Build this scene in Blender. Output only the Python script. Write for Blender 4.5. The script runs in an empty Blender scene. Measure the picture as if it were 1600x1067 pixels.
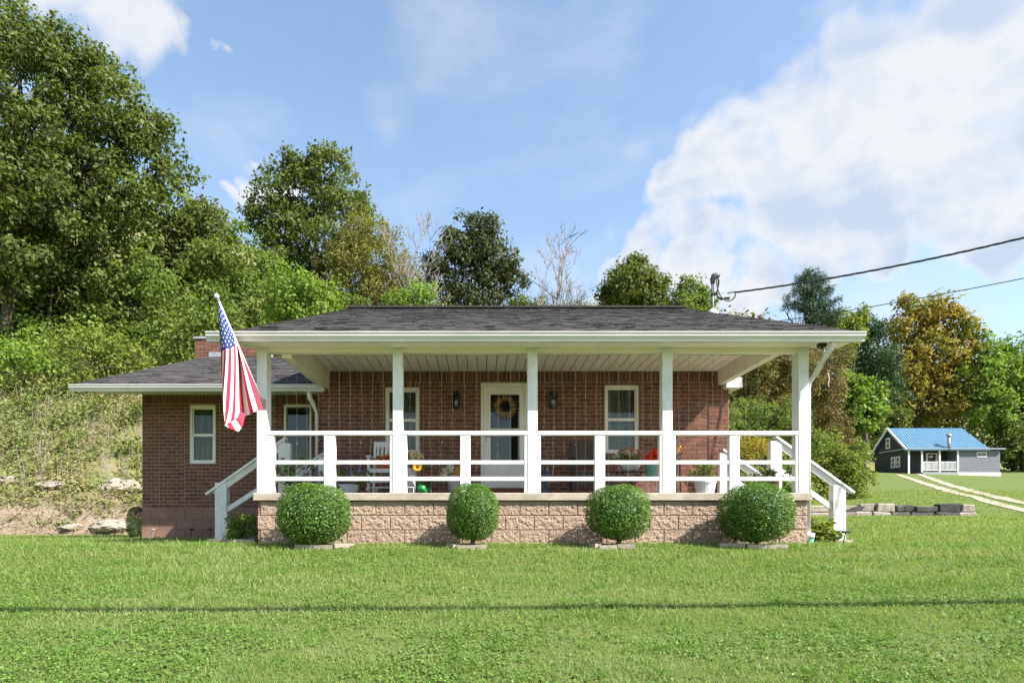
import bpy, math, random
import numpy as np
from mathutils import Vector, Matrix, noise as mnoise

random.seed(7)
RNG = np.random.default_rng(11)
sc = bpy.context.scene
COL = sc.collection
PI = math.pi

# ------------------------------------------------------------------ camera
CX, CY, F, ZC = 752.0, 804.0, 977.0, 0.45          # principal point and focal length in photo pixels, eye height
cam = bpy.data.cameras.new('camera')
cam.sensor_width = 36.0
cam.lens = F / 1600.0 * 36.0
cam.shift_x = (800.0 - CX) / 1600.0
cam.shift_y = (CY - 533.5) / 1600.0
cam.clip_start = 0.05
cam.clip_end = 2000.0
camo = bpy.data.objects.new('camera', cam)
COL.objects.link(camo)
camo.location = (0, 0, ZC)
camo.rotation_euler = (PI / 2, 0, 0)
sc.camera = camo

# ------------------------------------------------------------------ sun, sky, exposure
SUN_TRAVEL = Vector((-1.0, 0.59, -1.12)).normalized()
sun_elev = math.asin(-SUN_TRAVEL.z)
sun_az = math.atan2(-SUN_TRAVEL.x, -SUN_TRAVEL.y)     # clockwise from +Y
sun = bpy.data.lights.new('sun', 'SUN')
sun.energy = 5.0
sun.angle = math.radians(0.53)
sun.color = (1.0, 0.955, 0.89)
suno = bpy.data.objects.new('sun', sun)
COL.objects.link(suno)
suno.rotation_euler = SUN_TRAVEL.to_track_quat('-Z', 'Y').to_euler()
suno.location = (20, -10, 23)

SKY_STRENGTH = 0.106
world = bpy.data.worlds.new('World')
sc.world = world
world.use_nodes = True


def build_world():
    nt = world.node_tree
    nt.nodes.clear()
    N, L = nt.nodes, nt.links

    def node(t, **kw):
        n = N.new(t)
        for k, v in kw.items():
            setattr(n, k, v)
        return n

    def math_(op, a, b=None, c=None, clamp=False):
        n = node('ShaderNodeMath', operation=op, use_clamp=clamp)
        for i, v in enumerate((a, b, c)):
            if v is None:
                continue
            if isinstance(v, (int, float)):
                n.inputs[i].default_value = v
            else:
                L.new(v, n.inputs[i])
        return n.outputs[0]

    def smooth(x, a, b):
        n = node('ShaderNodeMapRange', interpolation_type='SMOOTHSTEP')
        L.new(x, n.inputs[0])
        n.inputs[1].default_value, n.inputs[2].default_value = a, b
        n.inputs[3].default_value, n.inputs[4].default_value = 0.0, 1.0
        return n.outputs[0]

    sky = node('ShaderNodeTexSky', sky_type='NISHITA')
    sky.sun_disc = False
    sky.sun_elevation = sun_elev
    sky.sun_rotation = sun_az
    sky.altitude = 200
    sky.air_density = 1.2
    sky.dust_density = 1.0
    sky.ozone_density = 1.6
    tc = node('ShaderNodeTexCoord')
    sep = node('ShaderNodeSeparateXYZ')
    L.new(tc.outputs['Generated'], sep.inputs[0])
    yy = math_('MAXIMUM', sep.outputs[1], 0.08)
    u = math_('DIVIDE', sep.outputs[0], yy)
    v = math_('DIVIDE', sep.outputs[2], yy)
    com = node('ShaderNodeCombineXYZ')
    L.new(u, com.inputs[0])
    L.new(v, com.inputs[1])
    wn = node('ShaderNodeTexNoise', noise_dimensions='3D')
    L.new(tc.outputs['Generated'], wn.inputs['Vector'])
    wn.inputs['Scale'].default_value = 5.5
    wn.inputs['Detail'].default_value = 6.0
    wn.inputs['Roughness'].default_value = 0.55
    w1 = node('ShaderNodeVectorMath', operation='MULTIPLY_ADD')
    L.new(wn.outputs['Color'], w1.inputs[0])
    w1.inputs[1].default_value = (.30, .30, 0)
    L.new(com.outputs[0], w1.inputs[2])
    com2 = node('ShaderNodeVectorMath', operation='SUBTRACT')
    L.new(w1.outputs[0], com2.inputs[0])
    com2.inputs[1].default_value = (.15, .15, 0)
    front = smooth(sep.outputs[1], 0.1, 0.3)
    # billow noise shared by every cloud
    nz = node('ShaderNodeTexNoise', noise_dimensions='3D')
    L.new(tc.outputs['Generated'], nz.inputs['Vector'])
    nz.inputs['Scale'].default_value = 7.0
    nz.inputs['Detail'].default_value = 9.0
    nz.inputs['Roughness'].default_value = 0.56
    nz.inputs['Distortion'].default_value = 0.25
    nv = math_('SUBTRACT', nz.outputs[0], 0.5)
    sh = node('ShaderNodeVectorMath', operation='ADD')
    L.new(tc.outputs['Generated'], sh.inputs[0])
    sh.inputs[1].default_value = (.022, -.01, .03)
    nzs = node('ShaderNodeTexNoise', noise_dimensions='3D')
    L.new(sh.outputs[0], nzs.inputs['Vector'])
    for k_ in ('Scale', 'Detail', 'Roughness', 'Distortion'):
        nzs.inputs[k_].default_value = nz.inputs[k_].default_value
    relief = math_('SUBTRACT', nz.outputs[0], nzs.outputs[0])
    nz2 = node('ShaderNodeTexNoise', noise_dimensions='3D')
    mp = node('ShaderNodeMapping')
    mp.inputs['Scale'].default_value = (1.0, 1.0, 2.2)
    mp.inputs['Rotation'].default_value = (0, math.radians(25), 0)
    L.new(tc.outputs['Generated'], mp.inputs[0])
    L.new(mp.outputs[0], nz2.inputs['Vector'])
    nz2.inputs['Scale'].default_value = 4.6
    nz2.inputs['Detail'].default_value = 5.0
    nz2.inputs['Roughness'].default_value = 0.5

    def field(blobs):
        acc = None
        for px, py, r, w in blobs:
            d = node('ShaderNodeVectorMath', operation='DISTANCE')
            L.new(com2.outputs[0], d.inputs[0])
            d.inputs[1].default_value = ((px - CX) / F, (CY - py) / F, 0)
            m = math_('MULTIPLY_ADD', d.outputs['Value'], -w / (r / F), w)
            if acc is None:
                acc = m
            else:
                acc = math_('SMOOTH_MAX', acc, m, 0.18)
        return acc

    big = field([(1400, 140, 165, 1), (1530, 90, 180, 1), (1265, 190, 120, 1), (1165, 235, 95, 1), (1080, 270, 62, 1),
                 (1640, 180, 200, 1), (1490, 260, 145, 1), (1350, 300, 130, 1), (1210, 335, 100, 1), (1110, 365, 80, 1),
                 (1030, 375, 66, 1), (965, 420, 52, 1), (1260, 395, 75, 1), (1090, 425, 75, 1), (1380, 365, 70, 1),
                 (1180, 440, 65, 1), (1750, 60, 220, 1), (1330, 225, 150, 1), (1230, 300, 110, 1), (1580, 330, 90, 1), (905, 470, 40, .8)])
    small = field([(110, 10, 105, .9), (185, 55, 80, .8), (225, 95, 55, .7), (20, -20, 110, .9),
                   (402, 298, 34, .9), (372, 315, 30, .9), (432, 238, 24, .6), (405, 255, 18, .5),
                   (326, 100, 20, .35), (330, 420, 40, .4)])
    wisp = field([(600, 195, 130, .5), (720, 50, 150, .6), (660, 10, 150, .5), (850, 400, 120, .5), (1010, 215, 70, .4),
                  (1105, 165, 45, .5), (945, 322, 45, .4), (760, 430, 150, .35), (1330, 30, 160, .5), (1500, 410, 60, .4), (1560, 470, 160, .35)])
    dbig = math_('ADD', big, math_('MULTIPLY', nv, 1.75))
    dsm = math_('ADD', small, math_('MULTIPLY', nv, 1.5))
    dwi = math_('ADD', wisp, math_('MULTIPLY', math_('SUBTRACT', nz2.outputs[0], 0.55), 1.6))
    a_big = math_('MULTIPLY', smooth(dbig, -0.06, 0.50), 0.96)
    a_sm = math_('MULTIPLY', smooth(dsm, 0.08, 0.62), 0.9)
    a_wi = math_('MULTIPLY', smooth(dwi, -.1, 0.8), 0.50)
    a = math_('MAXIMUM', a_big, math_('MAXIMUM', a_sm, a_wi))
    a = math_('MULTIPLY', a, front)
    # thin high cloud the whole way round
    a_gen = math_('ADD', math_('MULTIPLY', smooth(nz2.outputs[0], 0.45, 0.80), 0.36), 0.06)
    a = math_('MAXIMUM', a, math_('MULTIPLY', a_gen, smooth(sep.outputs[2], 0.02, 0.2)))
    # grey-blue undersides where the big cloud is thick
    inner = smooth(dbig, 0.25, 0.75)
    grey = math_('MULTIPLY', smooth(dbig, 0.15, 0.6), smooth(nz2.outputs[0], 0.40, 0.60))
    grey = math_('SUBTRACT', math_('ADD', grey, math_('MULTIPLY', inner, 0.10)), math_('MULTIPLY', relief, 3.6), clamp=True)
    cc = node('ShaderNodeMix', data_type='RGBA')
    L.new(grey, cc.inputs[0])
    cc.inputs[6].default_value = (0.355, 0.36, 0.37, 1)
    cc.inputs[7].default_value = (0.24, 0.28, 0.342, 1)
    skc = node('ShaderNodeMix', data_type='RGBA', blend_type='MULTIPLY')
    skc.inputs[0].default_value = 1.0
    L.new(sky.outputs[0], skc.inputs[6])
    k = SKY_STRENGTH
    skc.inputs[7].default_value = (k, k, k, 1)
    fin = node('ShaderNodeMix', data_type='RGBA')
    L.new(a, fin.inputs[0])
    L.new(skc.outputs[2], fin.inputs[6])
    L.new(cc.outputs[2], fin.inputs[7])
    # node strength stays SKY_STRENGTH: colours are divided by it first
    div = node('ShaderNodeMix', data_type='RGBA', blend_type='DIVIDE')
    div.inputs[0].default_value = 1.0
    L.new(fin.outputs[2], div.inputs[6])
    div.inputs[7].default_value = (k, k, k, 1)
    bg = node('ShaderNodeBackground')
    bg.inputs[1].default_value = k
    L.new(div.outputs[2], bg.inputs[0])
    out = node('ShaderNodeOutputWorld')
    L.new(bg.outputs[0], out.inputs[0])


build_world()
vs = sc.view_settings
vs.view_transform = 'Standard'
vs.look = 'None'
vs.exposure = 1.36
vs.gamma = 1.0
vs.use_curve_mapping = False
sc.render.engine = 'CYCLES'
cy = sc.cycles
cy.max_bounces = 7
cy.diffuse_bounces = 4
cy.glossy_bounces = 3
cy.transmission_bounces = 4
cy.transparent_max_bounces = 10
cy.caustics_reflective = False
cy.caustics_refractive = False
cy.sample_clamp_indirect = 6.0


# ------------------------------------------------------------------ helpers
def at(px, py, Y):
    """A photo pixel at distance Y as a point of the place."""
    return ((px - CX) * Y / F, Y, ZC + (CY - py) * Y / F)


def X_(px, Y):
    return (px - CX) * Y / F


def Z_(py, Y):
    return ZC + (CY - py) * Y / F


def wloc(o):
    p = Vector((0, 0, 0))
    while o is not None:
        p += o.location
        o = o.parent
    return p


def tag(o, label=None, cat=None, group=None, kind=None):
    if label:
        o['label'] = label
    if cat:
        o['category'] = cat
    if group:
        o['group'] = group
    if kind:
        o['kind'] = kind
    return o


def thing(name, label, cat, loc=(0, 0, 0), group=None):
    o = bpy.data.objects.new(name, None)
    o.empty_display_size = 0.1
    COL.objects.link(o)
    o.location = loc
    return tag(o, label, cat, group)


def empty_part(name, parent):
    o = bpy.data.objects.new(name, None)
    COL.objects.link(o)
    o.parent = parent
    return o


class MB:
    """Collects geometry in world coordinates; build() links it as one mesh object."""

    def __init__(s):
        s.v, s.f, s.m = [], [], []

    def add(s, vs_, fs, mat=0):
        b = len(s.v)
        s.v.extend([tuple(p) for p in vs_])
        for f in fs:
            s.f.append(tuple(b + i for i in f))
            s.m.append(mat)
        return s

    def box(s, x0, x1, y0, y1, z0, z1, mat=0, ch=0.0):
        if x0 > x1: x0, x1 = x1, x0
        if y0 > y1: y0, y1 = y1, y0
        if z0 > z1: z0, z1 = z1, z0
        if ch <= 0:
            vs_ = [(x0, y0, z0), (x1, y0, z0), (x1, y1, z0), (x0, y1, z0), (x0, y0, z1), (x1, y0, z1), (x1, y1, z1), (x0, y1, z1)]
            return s.add(vs_, [(0, 3, 2, 1), (4, 5, 6, 7), (0, 1, 5, 4), (1, 2, 6, 5), (2, 3, 7, 6), (3, 0, 4, 7)], mat)
        c = min(ch, (x1 - x0) * .45, (y1 - y0) * .45, (z1 - z0) * .45)
        P = []
        ix = {}
        for i, (X, sx) in enumerate(((x0, 1), (x1, -1))):
            for j, (Y, sy) in enumerate(((y0, 1), (y1, -1))):
                for k, (Z, sz) in enumerate(((z0, 1), (z1, -1))):
                    ix[i, j, k, 0] = len(P); P.append((X, Y + sy * c, Z + sz * c))
                    ix[i, j, k, 1] = len(P); P.append((X + sx * c, Y, Z + sz * c))
                    ix[i, j, k, 2] = len(P); P.append((X + sx * c, Y + sy * c, Z))
        fs = []
        q = lambda *k: fs.append(tuple(ix[t] for t in k))
        q((0, 0, 0, 0), (0, 0, 1, 0), (0, 1, 1, 0), (0, 1, 0, 0)); q((1, 0, 0, 0), (1, 1, 0, 0), (1, 1, 1, 0), (1, 0, 1, 0))
        q((0, 0, 0, 1), (1, 0, 0, 1), (1, 0, 1, 1), (0, 0, 1, 1)); q((0, 1, 0, 1), (0, 1, 1, 1), (1, 1, 1, 1), (1, 1, 0, 1))
        q((0, 0, 0, 2), (0, 1, 0, 2), (1, 1, 0, 2), (1, 0, 0, 2)); q((0, 0, 1, 2), (1, 0, 1, 2), (1, 1, 1, 2), (0, 1, 1, 2))
        for k in (0, 1):      # edges along x, y, z
            for j in (0, 1):
                q((0, j, k, 1), (0, j, k, 2), (1, j, k, 2), (1, j, k, 1))
                q((j, 0, k, 0), (j, 1, k, 0), (j, 1, k, 2), (j, 0, k, 2))
                q((j, k, 0, 0), (j, k, 1, 0), (j, k, 1, 1), (j, k, 0, 1))
        for i in (0, 1):
            for j in (0, 1):
                for k in (0, 1):
                    q((i, j, k, 0), (i, j, k, 1), (i, j, k, 2))
        return s.add(P, fs, mat)

    def beam(s, a, b, w, h, mat=0, up=(0, 0, 1)):
        """A board from a to b, w wide (sideways), h high (along up)."""
        a, b, up = Vector(a), Vector(b), Vector(up)
        d = (b - a).normalized()
        side = d.cross(up).normalized()
        u = side.cross(d).normalized()
        P = []
        for p in (a, b):
            for sx, sz in ((-1, -1), (1, -1), (1, 1), (-1, 1)):
                P.append(p + side * (sx * w / 2) + u * (sz * h / 2))
        return s.add(P, [(0, 1, 2, 3), (7, 6, 5, 4), (0, 4, 5, 1), (1, 5, 6, 2), (2, 6, 7, 3), (3, 7, 4, 0)], mat)

    def tube(s, path, r, n=8, mat=0, cap=True):
        path = [Vector(p) for p in path]
        rs = list(r) if hasattr(r, '__len__') else [r] * len(path)
        ref = Vector((0.31, 0.17, 0.93))
        rings = []
        b = len(s.v)
        for i, p in enumerate(path):
            d = (path[min(i + 1, len(path) - 1)] - path[max(i - 1, 0)])
            d = d.normalized() if d.length > 1e-9 else Vector((0, 0, 1))
            if abs(d.dot(ref)) > 0.97:
                ref = Vector((0.9, 0.3, 0.1))
            x = d.cross(ref).normalized()
            y = d.cross(x)
            ref = -y if False else ref
            for k in range(n):
                t = 2 * PI * k / n
                s.v.append(tuple(p + (x * math.cos(t) + y * math.sin(t)) * rs[i]))
        for i in range(len(path) - 1):
            for k in range(n):
                k2 = (k + 1) % n
                s.f.append((b + i * n + k, b + i * n + k2, b + (i + 1) * n + k2, b + (i + 1) * n + k))
                s.m.append(mat)
        if cap and n > 2:
            s.f.append(tuple(b + k for k in range(n))[::-1]); s.m.append(mat)
            e = b + (len(path) - 1) * n
            s.f.append(tuple(e + k for k in range(n))); s.m.append(mat)
        return s

    def lathe(s, c, prof, n=16, mat=0, sx=1.0, sy=1.0, square=False):
        """prof: list of (r, z) around the vertical through c."""
        b = len(s.v)
        for r, z in prof:
            for k in range(n):
                t = 2 * PI * k / n
                s.v.append((c[0] + sx * r * math.cos(t), c[1] + sy * r * math.sin(t), c[2] + z))
        for i in range(len(prof) - 1):
            for k in range(n):
                k2 = (k + 1) % n
                s.f.append((b + i * n + k, b + i * n + k2, b + (i + 1) * n + k2, b + (i + 1) * n + k)); s.m.append(mat)
        s.f.append(tuple(b + k for k in range(n))[::-1]); s.m.append(mat)
        e = b + (len(prof) - 1) * n
        s.f.append(tuple(e + k for k in range(n))); s.m.append(mat)
        return s

    def ball(s, c, r, n=8, mat=0):
        if not hasattr(r, '__len__'):
            r = (r, r, r)
        prof = []
        m = max(3, n // 2)
        b = len(s.v)
        for i in range(m + 1):
            p = -PI / 2 + PI * i / m
            for k in range(n):
                t = 2 * PI * k / n
                cr = max(math.cos(p), 0.02)
                s.v.append((c[0] + r[0] * cr * math.cos(t), c[1] + r[1] * cr * math.sin(t), c[2] + r[2] * math.sin(p)))
        for i in range(m):
            for k in range(n):
                k2 = (k + 1) % n
                s.f.append((b + i * n + k, b + i * n + k2, b + (i + 1) * n + k2, b + (i + 1) * n + k)); s.m.append(mat)
        return s

    def prism(s, prof, x0, x1, mat=0):
        """prof: (y, z) polygon extruded along x."""
        n = len(prof)
        P = [(x0, y, z) for y, z in prof] + [(x1, y, z) for y, z in prof]
        fs = [(i, (i + 1) % n, n + (i + 1) % n, n + i) for i in range(n)]
        fs += [tuple(range(n))[::-1], tuple(range(n, 2 * n))]
        return s.add(P, fs, mat)

    def build(s, name, mats, parent=None, smooth=False, label=None, cat=None, group=None, kind=None, loc=None, me_only=False):
        o0 = Vector(loc) if loc is not None else (wloc(parent) if parent is not None else Vector((0, 0, 0)))
        me = bpy.data.meshes.new(name)
        me.from_pydata([(x - o0.x, y - o0.y, z - o0.z) for x, y, z in s.v], [], s.f)
        if not isinstance(mats, (list, tuple)):
            mats = [mats]
        for m in mats:
            me.materials.append(m)
        if len(mats) > 1:
            me.polygons.foreach_set('material_index', np.array(s.m, dtype=np.int32))
        if smooth:
            me.polygons.foreach_set('use_smooth', np.ones(len(s.f), dtype=bool))
        me.update()
        if me_only:
            return me
        o = bpy.data.objects.new(name, me)
        COL.objects.link(o)
        if parent is not None:
            o.parent = parent
            if loc is not None:
                o.location = Vector(loc) - wloc(parent)
        elif loc is not None:
            o.location = loc
        return tag(o, label, cat, group, kind)


def np_mesh(name, V, faces_n, mats, parent=None, mat_idx=None, label=None, cat=None, group=None, kind=None, me_only=False):
    """V: (n*faces_n, 3) array, every faces_n consecutive vertices a polygon of its own."""
    nv = len(V)
    nf = nv // faces_n
    me = bpy.data.meshes.new(name)
    o0 = wloc(parent) if parent is not None else Vector((0, 0, 0))
    W = np.asarray(V, dtype=np.float32) - np.array(o0, dtype=np.float32)
    me.vertices.add(nv)
    me.vertices.foreach_set('co', W.ravel())
    me.loops.add(nv)
    me.loops.foreach_set('vertex_index', np.arange(nv, dtype=np.int32))
    me.polygons.add(nf)
    me.polygons.foreach_set('loop_start', np.arange(nf, dtype=np.int32) * faces_n)
    me.polygons.foreach_set('loop_total', np.full(nf, faces_n, dtype=np.int32))
    if not isinstance(mats, (list, tuple)):
        mats = [mats]
    for m in mats:
        me.materials.append(m)
    if mat_idx is not None:
        me.polygons.foreach_set('material_index', np.asarray(mat_idx, dtype=np.int32))
    me.update()
    me.validate()
    if me_only:
        return me
    o = bpy.data.objects.new(name, me)
    COL.objects.link(o)
    if parent is not None:
        o.parent = parent
    return tag(o, label, cat, group, kind)


# ------------------------------------------------------------------ materials
def nodes_of(name):
    m = bpy.data.materials.new(name)
    m.use_nodes = True
    nt = m.node_tree
    nt.nodes.clear()
    return m, nt, nt.nodes, nt.links


def tex_noise(N, L, vec, scale, detail=4, rough=.55, dist=0.0):
    n = N.new('ShaderNodeTexNoise')
    n.inputs['Scale'].default_value = scale
    n.inputs['Detail'].default_value = detail
    n.inputs['Roughness'].default_value = rough
    n.inputs['Distortion'].default_value = dist
    L.new(vec, n.inputs['Vector'])
    return n.outputs[0]


def mixc(N, L, fac, a, b, blend='MIX'):
    n = N.new('ShaderNodeMix')
    n.data_type = 'RGBA'
    n.blend_type = blend
    for i, v in ((0, fac), (6, a), (7, b)):
        if isinstance(v, (int, float)):
            n.inputs[i].default_value = v
        elif isinstance(v, tuple):
            n.inputs[i].default_value = (*v[:3], 1)
        else:
            L.new(v, n.inputs[i])
    return n.outputs[2]


def maprange(N, L, v, a, b, c=0.0, d=1.0):
    n = N.new('ShaderNodeMapRange')
    L.new(v, n.inputs[0])
    n.inputs[1].default_value, n.inputs[2].default_value, n.inputs[3].default_value, n.inputs[4].default_value = a, b, c, d
    return n.outputs[0]


def island_random(N, L):
    g = N.new('ShaderNodeNewGeometry')
    oi = N.new('ShaderNodeObjectInfo')
    a = N.new('ShaderNodeMath'); a.operation = 'ADD'
    L.new(g.outputs['Random Per Island'], a.inputs[0])
    L.new(oi.outputs['Random'], a.inputs[1])
    f = N.new('ShaderNodeMath'); f.operation = 'FRACT'
    L.new(a.outputs[0], f.inputs[0])
    return f.outputs[0]


def pbr(name, col, col2=None, rough=.6, spec=.4, scale=6.0, detail=5, stretch=None, bump=0.0, bscale=60.0, metal=0.0, island=0.0, island_cols=None, contrast=(.35, .65), dirt=None, dirt_scale=1.5, coat=0.0, bdist=.02):
    m, nt, N, L = nodes_of(name)
    g = N.new('ShaderNodeNewGeometry')
    vec = g.outputs['Position']
    if stretch:
        mp = N.new('ShaderNodeMapping')
        mp.inputs['Scale'].default_value = stretch
        L.new(vec, mp.inputs[0])
        vec = mp.outputs[0]
    if col2 is None:
        col2 = tuple(c * .82 for c in col)
    n = tex_noise(N, L, vec, scale, detail)
    c = mixc(N, L, maprange(N, L, n, *contrast), col, col2)
    if island_cols:
        r = island_random(N, L)
        ramp = N.new('ShaderNodeValToRGB')
        ramp.color_ramp.interpolation = 'LINEAR'
        els = ramp.color_ramp.elements
        k = len(island_cols)
        els[0].color = (*island_cols[0], 1); els[0].position = 0
        els[1].color = (*island_cols[-1], 1); els[1].position = 1
        for i in range(1, k - 1):
            e = els.new(i / (k - 1)); e.color = (*island_cols[i], 1)
        L.new(r, ramp.inputs[0])
        c = mixc(N, L, 1.0, ramp.outputs[0], mixc(N, L, maprange(N, L, n, *contrast), (1, 1, 1), (.78, .78, .78)), 'MULTIPLY')
    elif island:
        r = island_random(N, L)
        k = maprange(N, L, r, 0, 1, 1 - island, 1 + island)
        cb = N.new('ShaderNodeCombineColor')
        for i in range(3):
            L.new(k, cb.inputs[i])
        c = mixc(N, L, 1.0, c, cb.outputs[0], 'MULTIPLY')
    if dirt:
        n2 = tex_noise(N, L, g.outputs['Position'], dirt_scale, 6, .65)
        c = mixc(N, L, maprange(N, L, n2, .52, .75), c, dirt)
    p = N.new('ShaderNodeBsdfPrincipled')
    L.new(c, p.inputs['Base Color'])
    p.inputs['Roughness'].default_value = rough
    p.inputs['Metallic'].default_value = metal
    p.inputs['Specular IOR Level'].default_value = spec
    if coat:
        p.inputs['Coat Weight'].default_value = coat
    if bump:
        bn = tex_noise(N, L, vec, bscale, 5, .6)
        b = N.new('ShaderNodeBump')
        b.inputs['Strength'].default_value = bump
        b.inputs['Distance'].default_value = bdist
        L.new(bn, b.inputs['Height'])
        L.new(b.outputs[0], p.inputs['Normal'])
    o = N.new('ShaderNodeOutputMaterial')
    L.new(p.outputs[0], o.inputs[0])
    return m


def leafmat(name, cols, trans=.35, rough=.6, spec=.2, patch=.6, patch_scale=.5, stretch=None):
    """Leaves: every leaf its own tone, plus slow drifts of tone over the crown, light passing through."""
    m, nt, N, L = nodes_of(name)
    g = N.new('ShaderNodeNewGeometry')
    pv = g.outputs['Position']
    if stretch:
        mp = N.new('ShaderNodeMapping'); mp.inputs['Scale'].default_value = stretch; L.new(pv, mp.inputs[0]); pv = mp.outputs[0]
    n = tex_noise(N, L, pv, patch_scale, 4, .6)
    a = N.new('ShaderNodeMath'); a.operation = 'MULTIPLY_ADD'
    L.new(maprange(N, L, n, .25, .75), a.inputs[0]); a.inputs[1].default_value = patch
    r = N.new('ShaderNodeMath'); r.operation = 'MULTIPLY'
    L.new(g.outputs['Random Per Island'], r.inputs[0]); r.inputs[1].default_value = 1 - patch
    L.new(r.outputs[0], a.inputs[2])
    ramp = N.new('ShaderNodeValToRGB')
    els = ramp.color_ramp.elements
    k = len(cols)
    els[0].color = (*cols[0], 1); els[0].position = 0
    els[1].color = (*cols[-1], 1); els[1].position = 1
    for i in range(1, k - 1):
        e = els.new(i / (k - 1)); e.color = (*cols[i], 1)
    L.new(a.outputs[0], ramp.inputs[0])
    p = N.new('ShaderNodeBsdfPrincipled')
    L.new(ramp.outputs[0], p.inputs['Base Color'])
    p.inputs['Roughness'].default_value = rough
    p.inputs['Specular IOR Level'].default_value = spec
    t = N.new('ShaderNodeBsdfTranslucent')
    tcol = mixc(N, L, 1.0, ramp.outputs[0], (1.5, 1.5, .75), 'MULTIPLY')
    L.new(tcol, t.inputs[0])
    mx = N.new('ShaderNodeMixShader')
    mx.inputs[0].default_value = trans
    L.new(p.outputs[0], mx.inputs[1]); L.new(t.outputs[0], mx.inputs[2])
    o = N.new('ShaderNodeOutputMaterial')
    L.new(mx.outputs[0], o.inputs[0])
    return m


def glassmat(name, tint=(.72, .76, .74), refl=0.0):
    m, nt, N, L = nodes_of(name)
    t = N.new('ShaderNodeBsdfTransparent'); t.inputs[0].default_value = (*tint, 1)
    gl = N.new('ShaderNodeBsdfGlossy'); gl.inputs['Roughness'].default_value = .02
    lw = N.new('ShaderNodeFresnel'); lw.inputs[0].default_value = 1.45
    mx = N.new('ShaderNodeMixShader')
    L.new(maprange(N, L, lw.outputs[0], 0, 1, refl, 1), mx.inputs[0])
    L.new(t.outputs[0], mx.inputs[1]); L.new(gl.outputs[0], mx.inputs[2])
    o = N.new('ShaderNodeOutputMaterial')
    L.new(mx.outputs[0], o.inputs[0])
    return m


M = {}
M['white'] = pbr('white_paint', (.68, .675, .67), (.57, .565, .56), rough=.5, scale=7, stretch=(3, 3, .6), bump=.12, bscale=90, contrast=(.45, .8), dirt=(.50, .48, .44), dirt_scale=3.1)
M['white_trim'] = pbr('white_trim', (.77, .74, .72), (.69, .66, .64), rough=.45, scale=3, contrast=(.45, .75))
M['soffit'] = pbr('cream_soffit', (.86, .81, .745), (.80, .745, .68), rough=.55, scale=2)
M['gutter'] = pbr('gutter_enamel', (.66, .625, .61), (.57, .54, .525), rough=.35, scale=2.5, stretch=(.6, 3, 3), dirt=(.50, .49, .46), dirt_scale=1.2)
M['brick'] = pbr('red_brick', (1, 1, 1), rough=.85, spec=.2, scale=45, bump=.5, bscale=140,
                 island_cols=[(0.138, 0.060, 0.042), (0.190, 0.082, 0.057), (0.162, 0.066, 0.047), (0.233, 0.105, 0.074), (0.114, 0.054, 0.046), (0.180, 0.076, 0.056), (0.209, 0.091, 0.064)])
M['mortar'] = pbr('mortar', (.45, .37, .30), (.34, .275, .22), rough=.95, spec=.1, scale=30, bump=.4, bscale=120)
M['block'] = pbr('split_face_block', (.45, .33, .25), (.33, .235, .175), rough=.95, spec=.15, scale=40, detail=9, bump=1.0, bscale=38, bdist=.04, island=.05, contrast=(.25, .75))
M['block_joint'] = pbr('pink_joint', (.30, .15, .115), (.24, .12, .092), rough=.95, scale=20)
M['wing_block'] = pbr('painted_block', (.235, .135, .105), (.19, .108, .085), rough=.85, scale=9, bump=.25, bscale=90, island=.08, dirt=(.33, .18, .13), dirt_scale=2)
M['slab'] = pbr('concrete_slab', (.43, .365, .295), (.31, .255, .20), rough=.9, scale=9, detail=8, bump=.4, bscale=60, stretch=(.5, 1, 1), dirt=(.28, .235, .19), dirt_scale=3)
M['concrete'] = pbr('step_concrete', (.42, .39, .35), (.33, .30, .27), rough=.9, scale=8, bump=.3)
M['shingle'] = pbr('asphalt_shingle', (1, 1, 1), rough=.95, spec=.15, scale=60, bump=.4, bscale=180,
                   island_cols=[(.066, .061, .061), (.088, .081, .080), (.073, .067, .066), (.104, .096, .094), (.060, .056, .057), (.081, .074, .071)])
M['shingle_base'] = pbr('roof_felt', (.05, .045, .044), (.035, .03, .03), rough=.95, scale=20)
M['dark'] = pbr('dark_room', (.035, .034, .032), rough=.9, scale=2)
M['curtain'] = pbr('curtain_sheer', (.48, .49, .44), (.17, .18, .15), rough=.9, scale=14, stretch=(3.0, 1, .12), contrast=(.4, .6))
M['glass'] = glassmat('window_glass')
M['door_glass'] = glassmat('door_glass', (.5, .53, .53), .015)
M['black_metal'] = pbr('black_metal', (.018, .018, .018), rough=.45, scale=8)
M['rubber'] = pbr('cable_black', (.03, .03, .032), (.05, .05, .055), rough=.55, scale=20)
M['galv'] = pbr('galvanised', (.42, .43, .45), (.30, .31, .33), rough=.4, metal=.5, scale=8)
M['brass'] = pbr('brass', (.6, .4, .12), rough=.3, metal=.9)
M['bark'] = pbr('bark', (.10, .078, .06), (.055, .043, .034), rough=.95, scale=6, stretch=(3, 3, .7), bump=.5, bscale=20)
M['bark_grey'] = pbr('grey_bark', (.25, .22, .19), (.15, .13, .115), rough=.95, scale=5, stretch=(3, 3, .7), bump=.4, bscale=20)
M['rock'] = pbr('pale_rock', (.34, .30, .245), (.20, .175, .135), rough=.95, scale=3.5, detail=9, bump=.9, bscale=9, dirt=(.17, .15, .10), dirt_scale=1.3)
M['paver'] = pbr('edging_paver', (.36, .30, .24), (.25, .21, .17), rough=.92, scale=16, bump=.4, island=.15)

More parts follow.
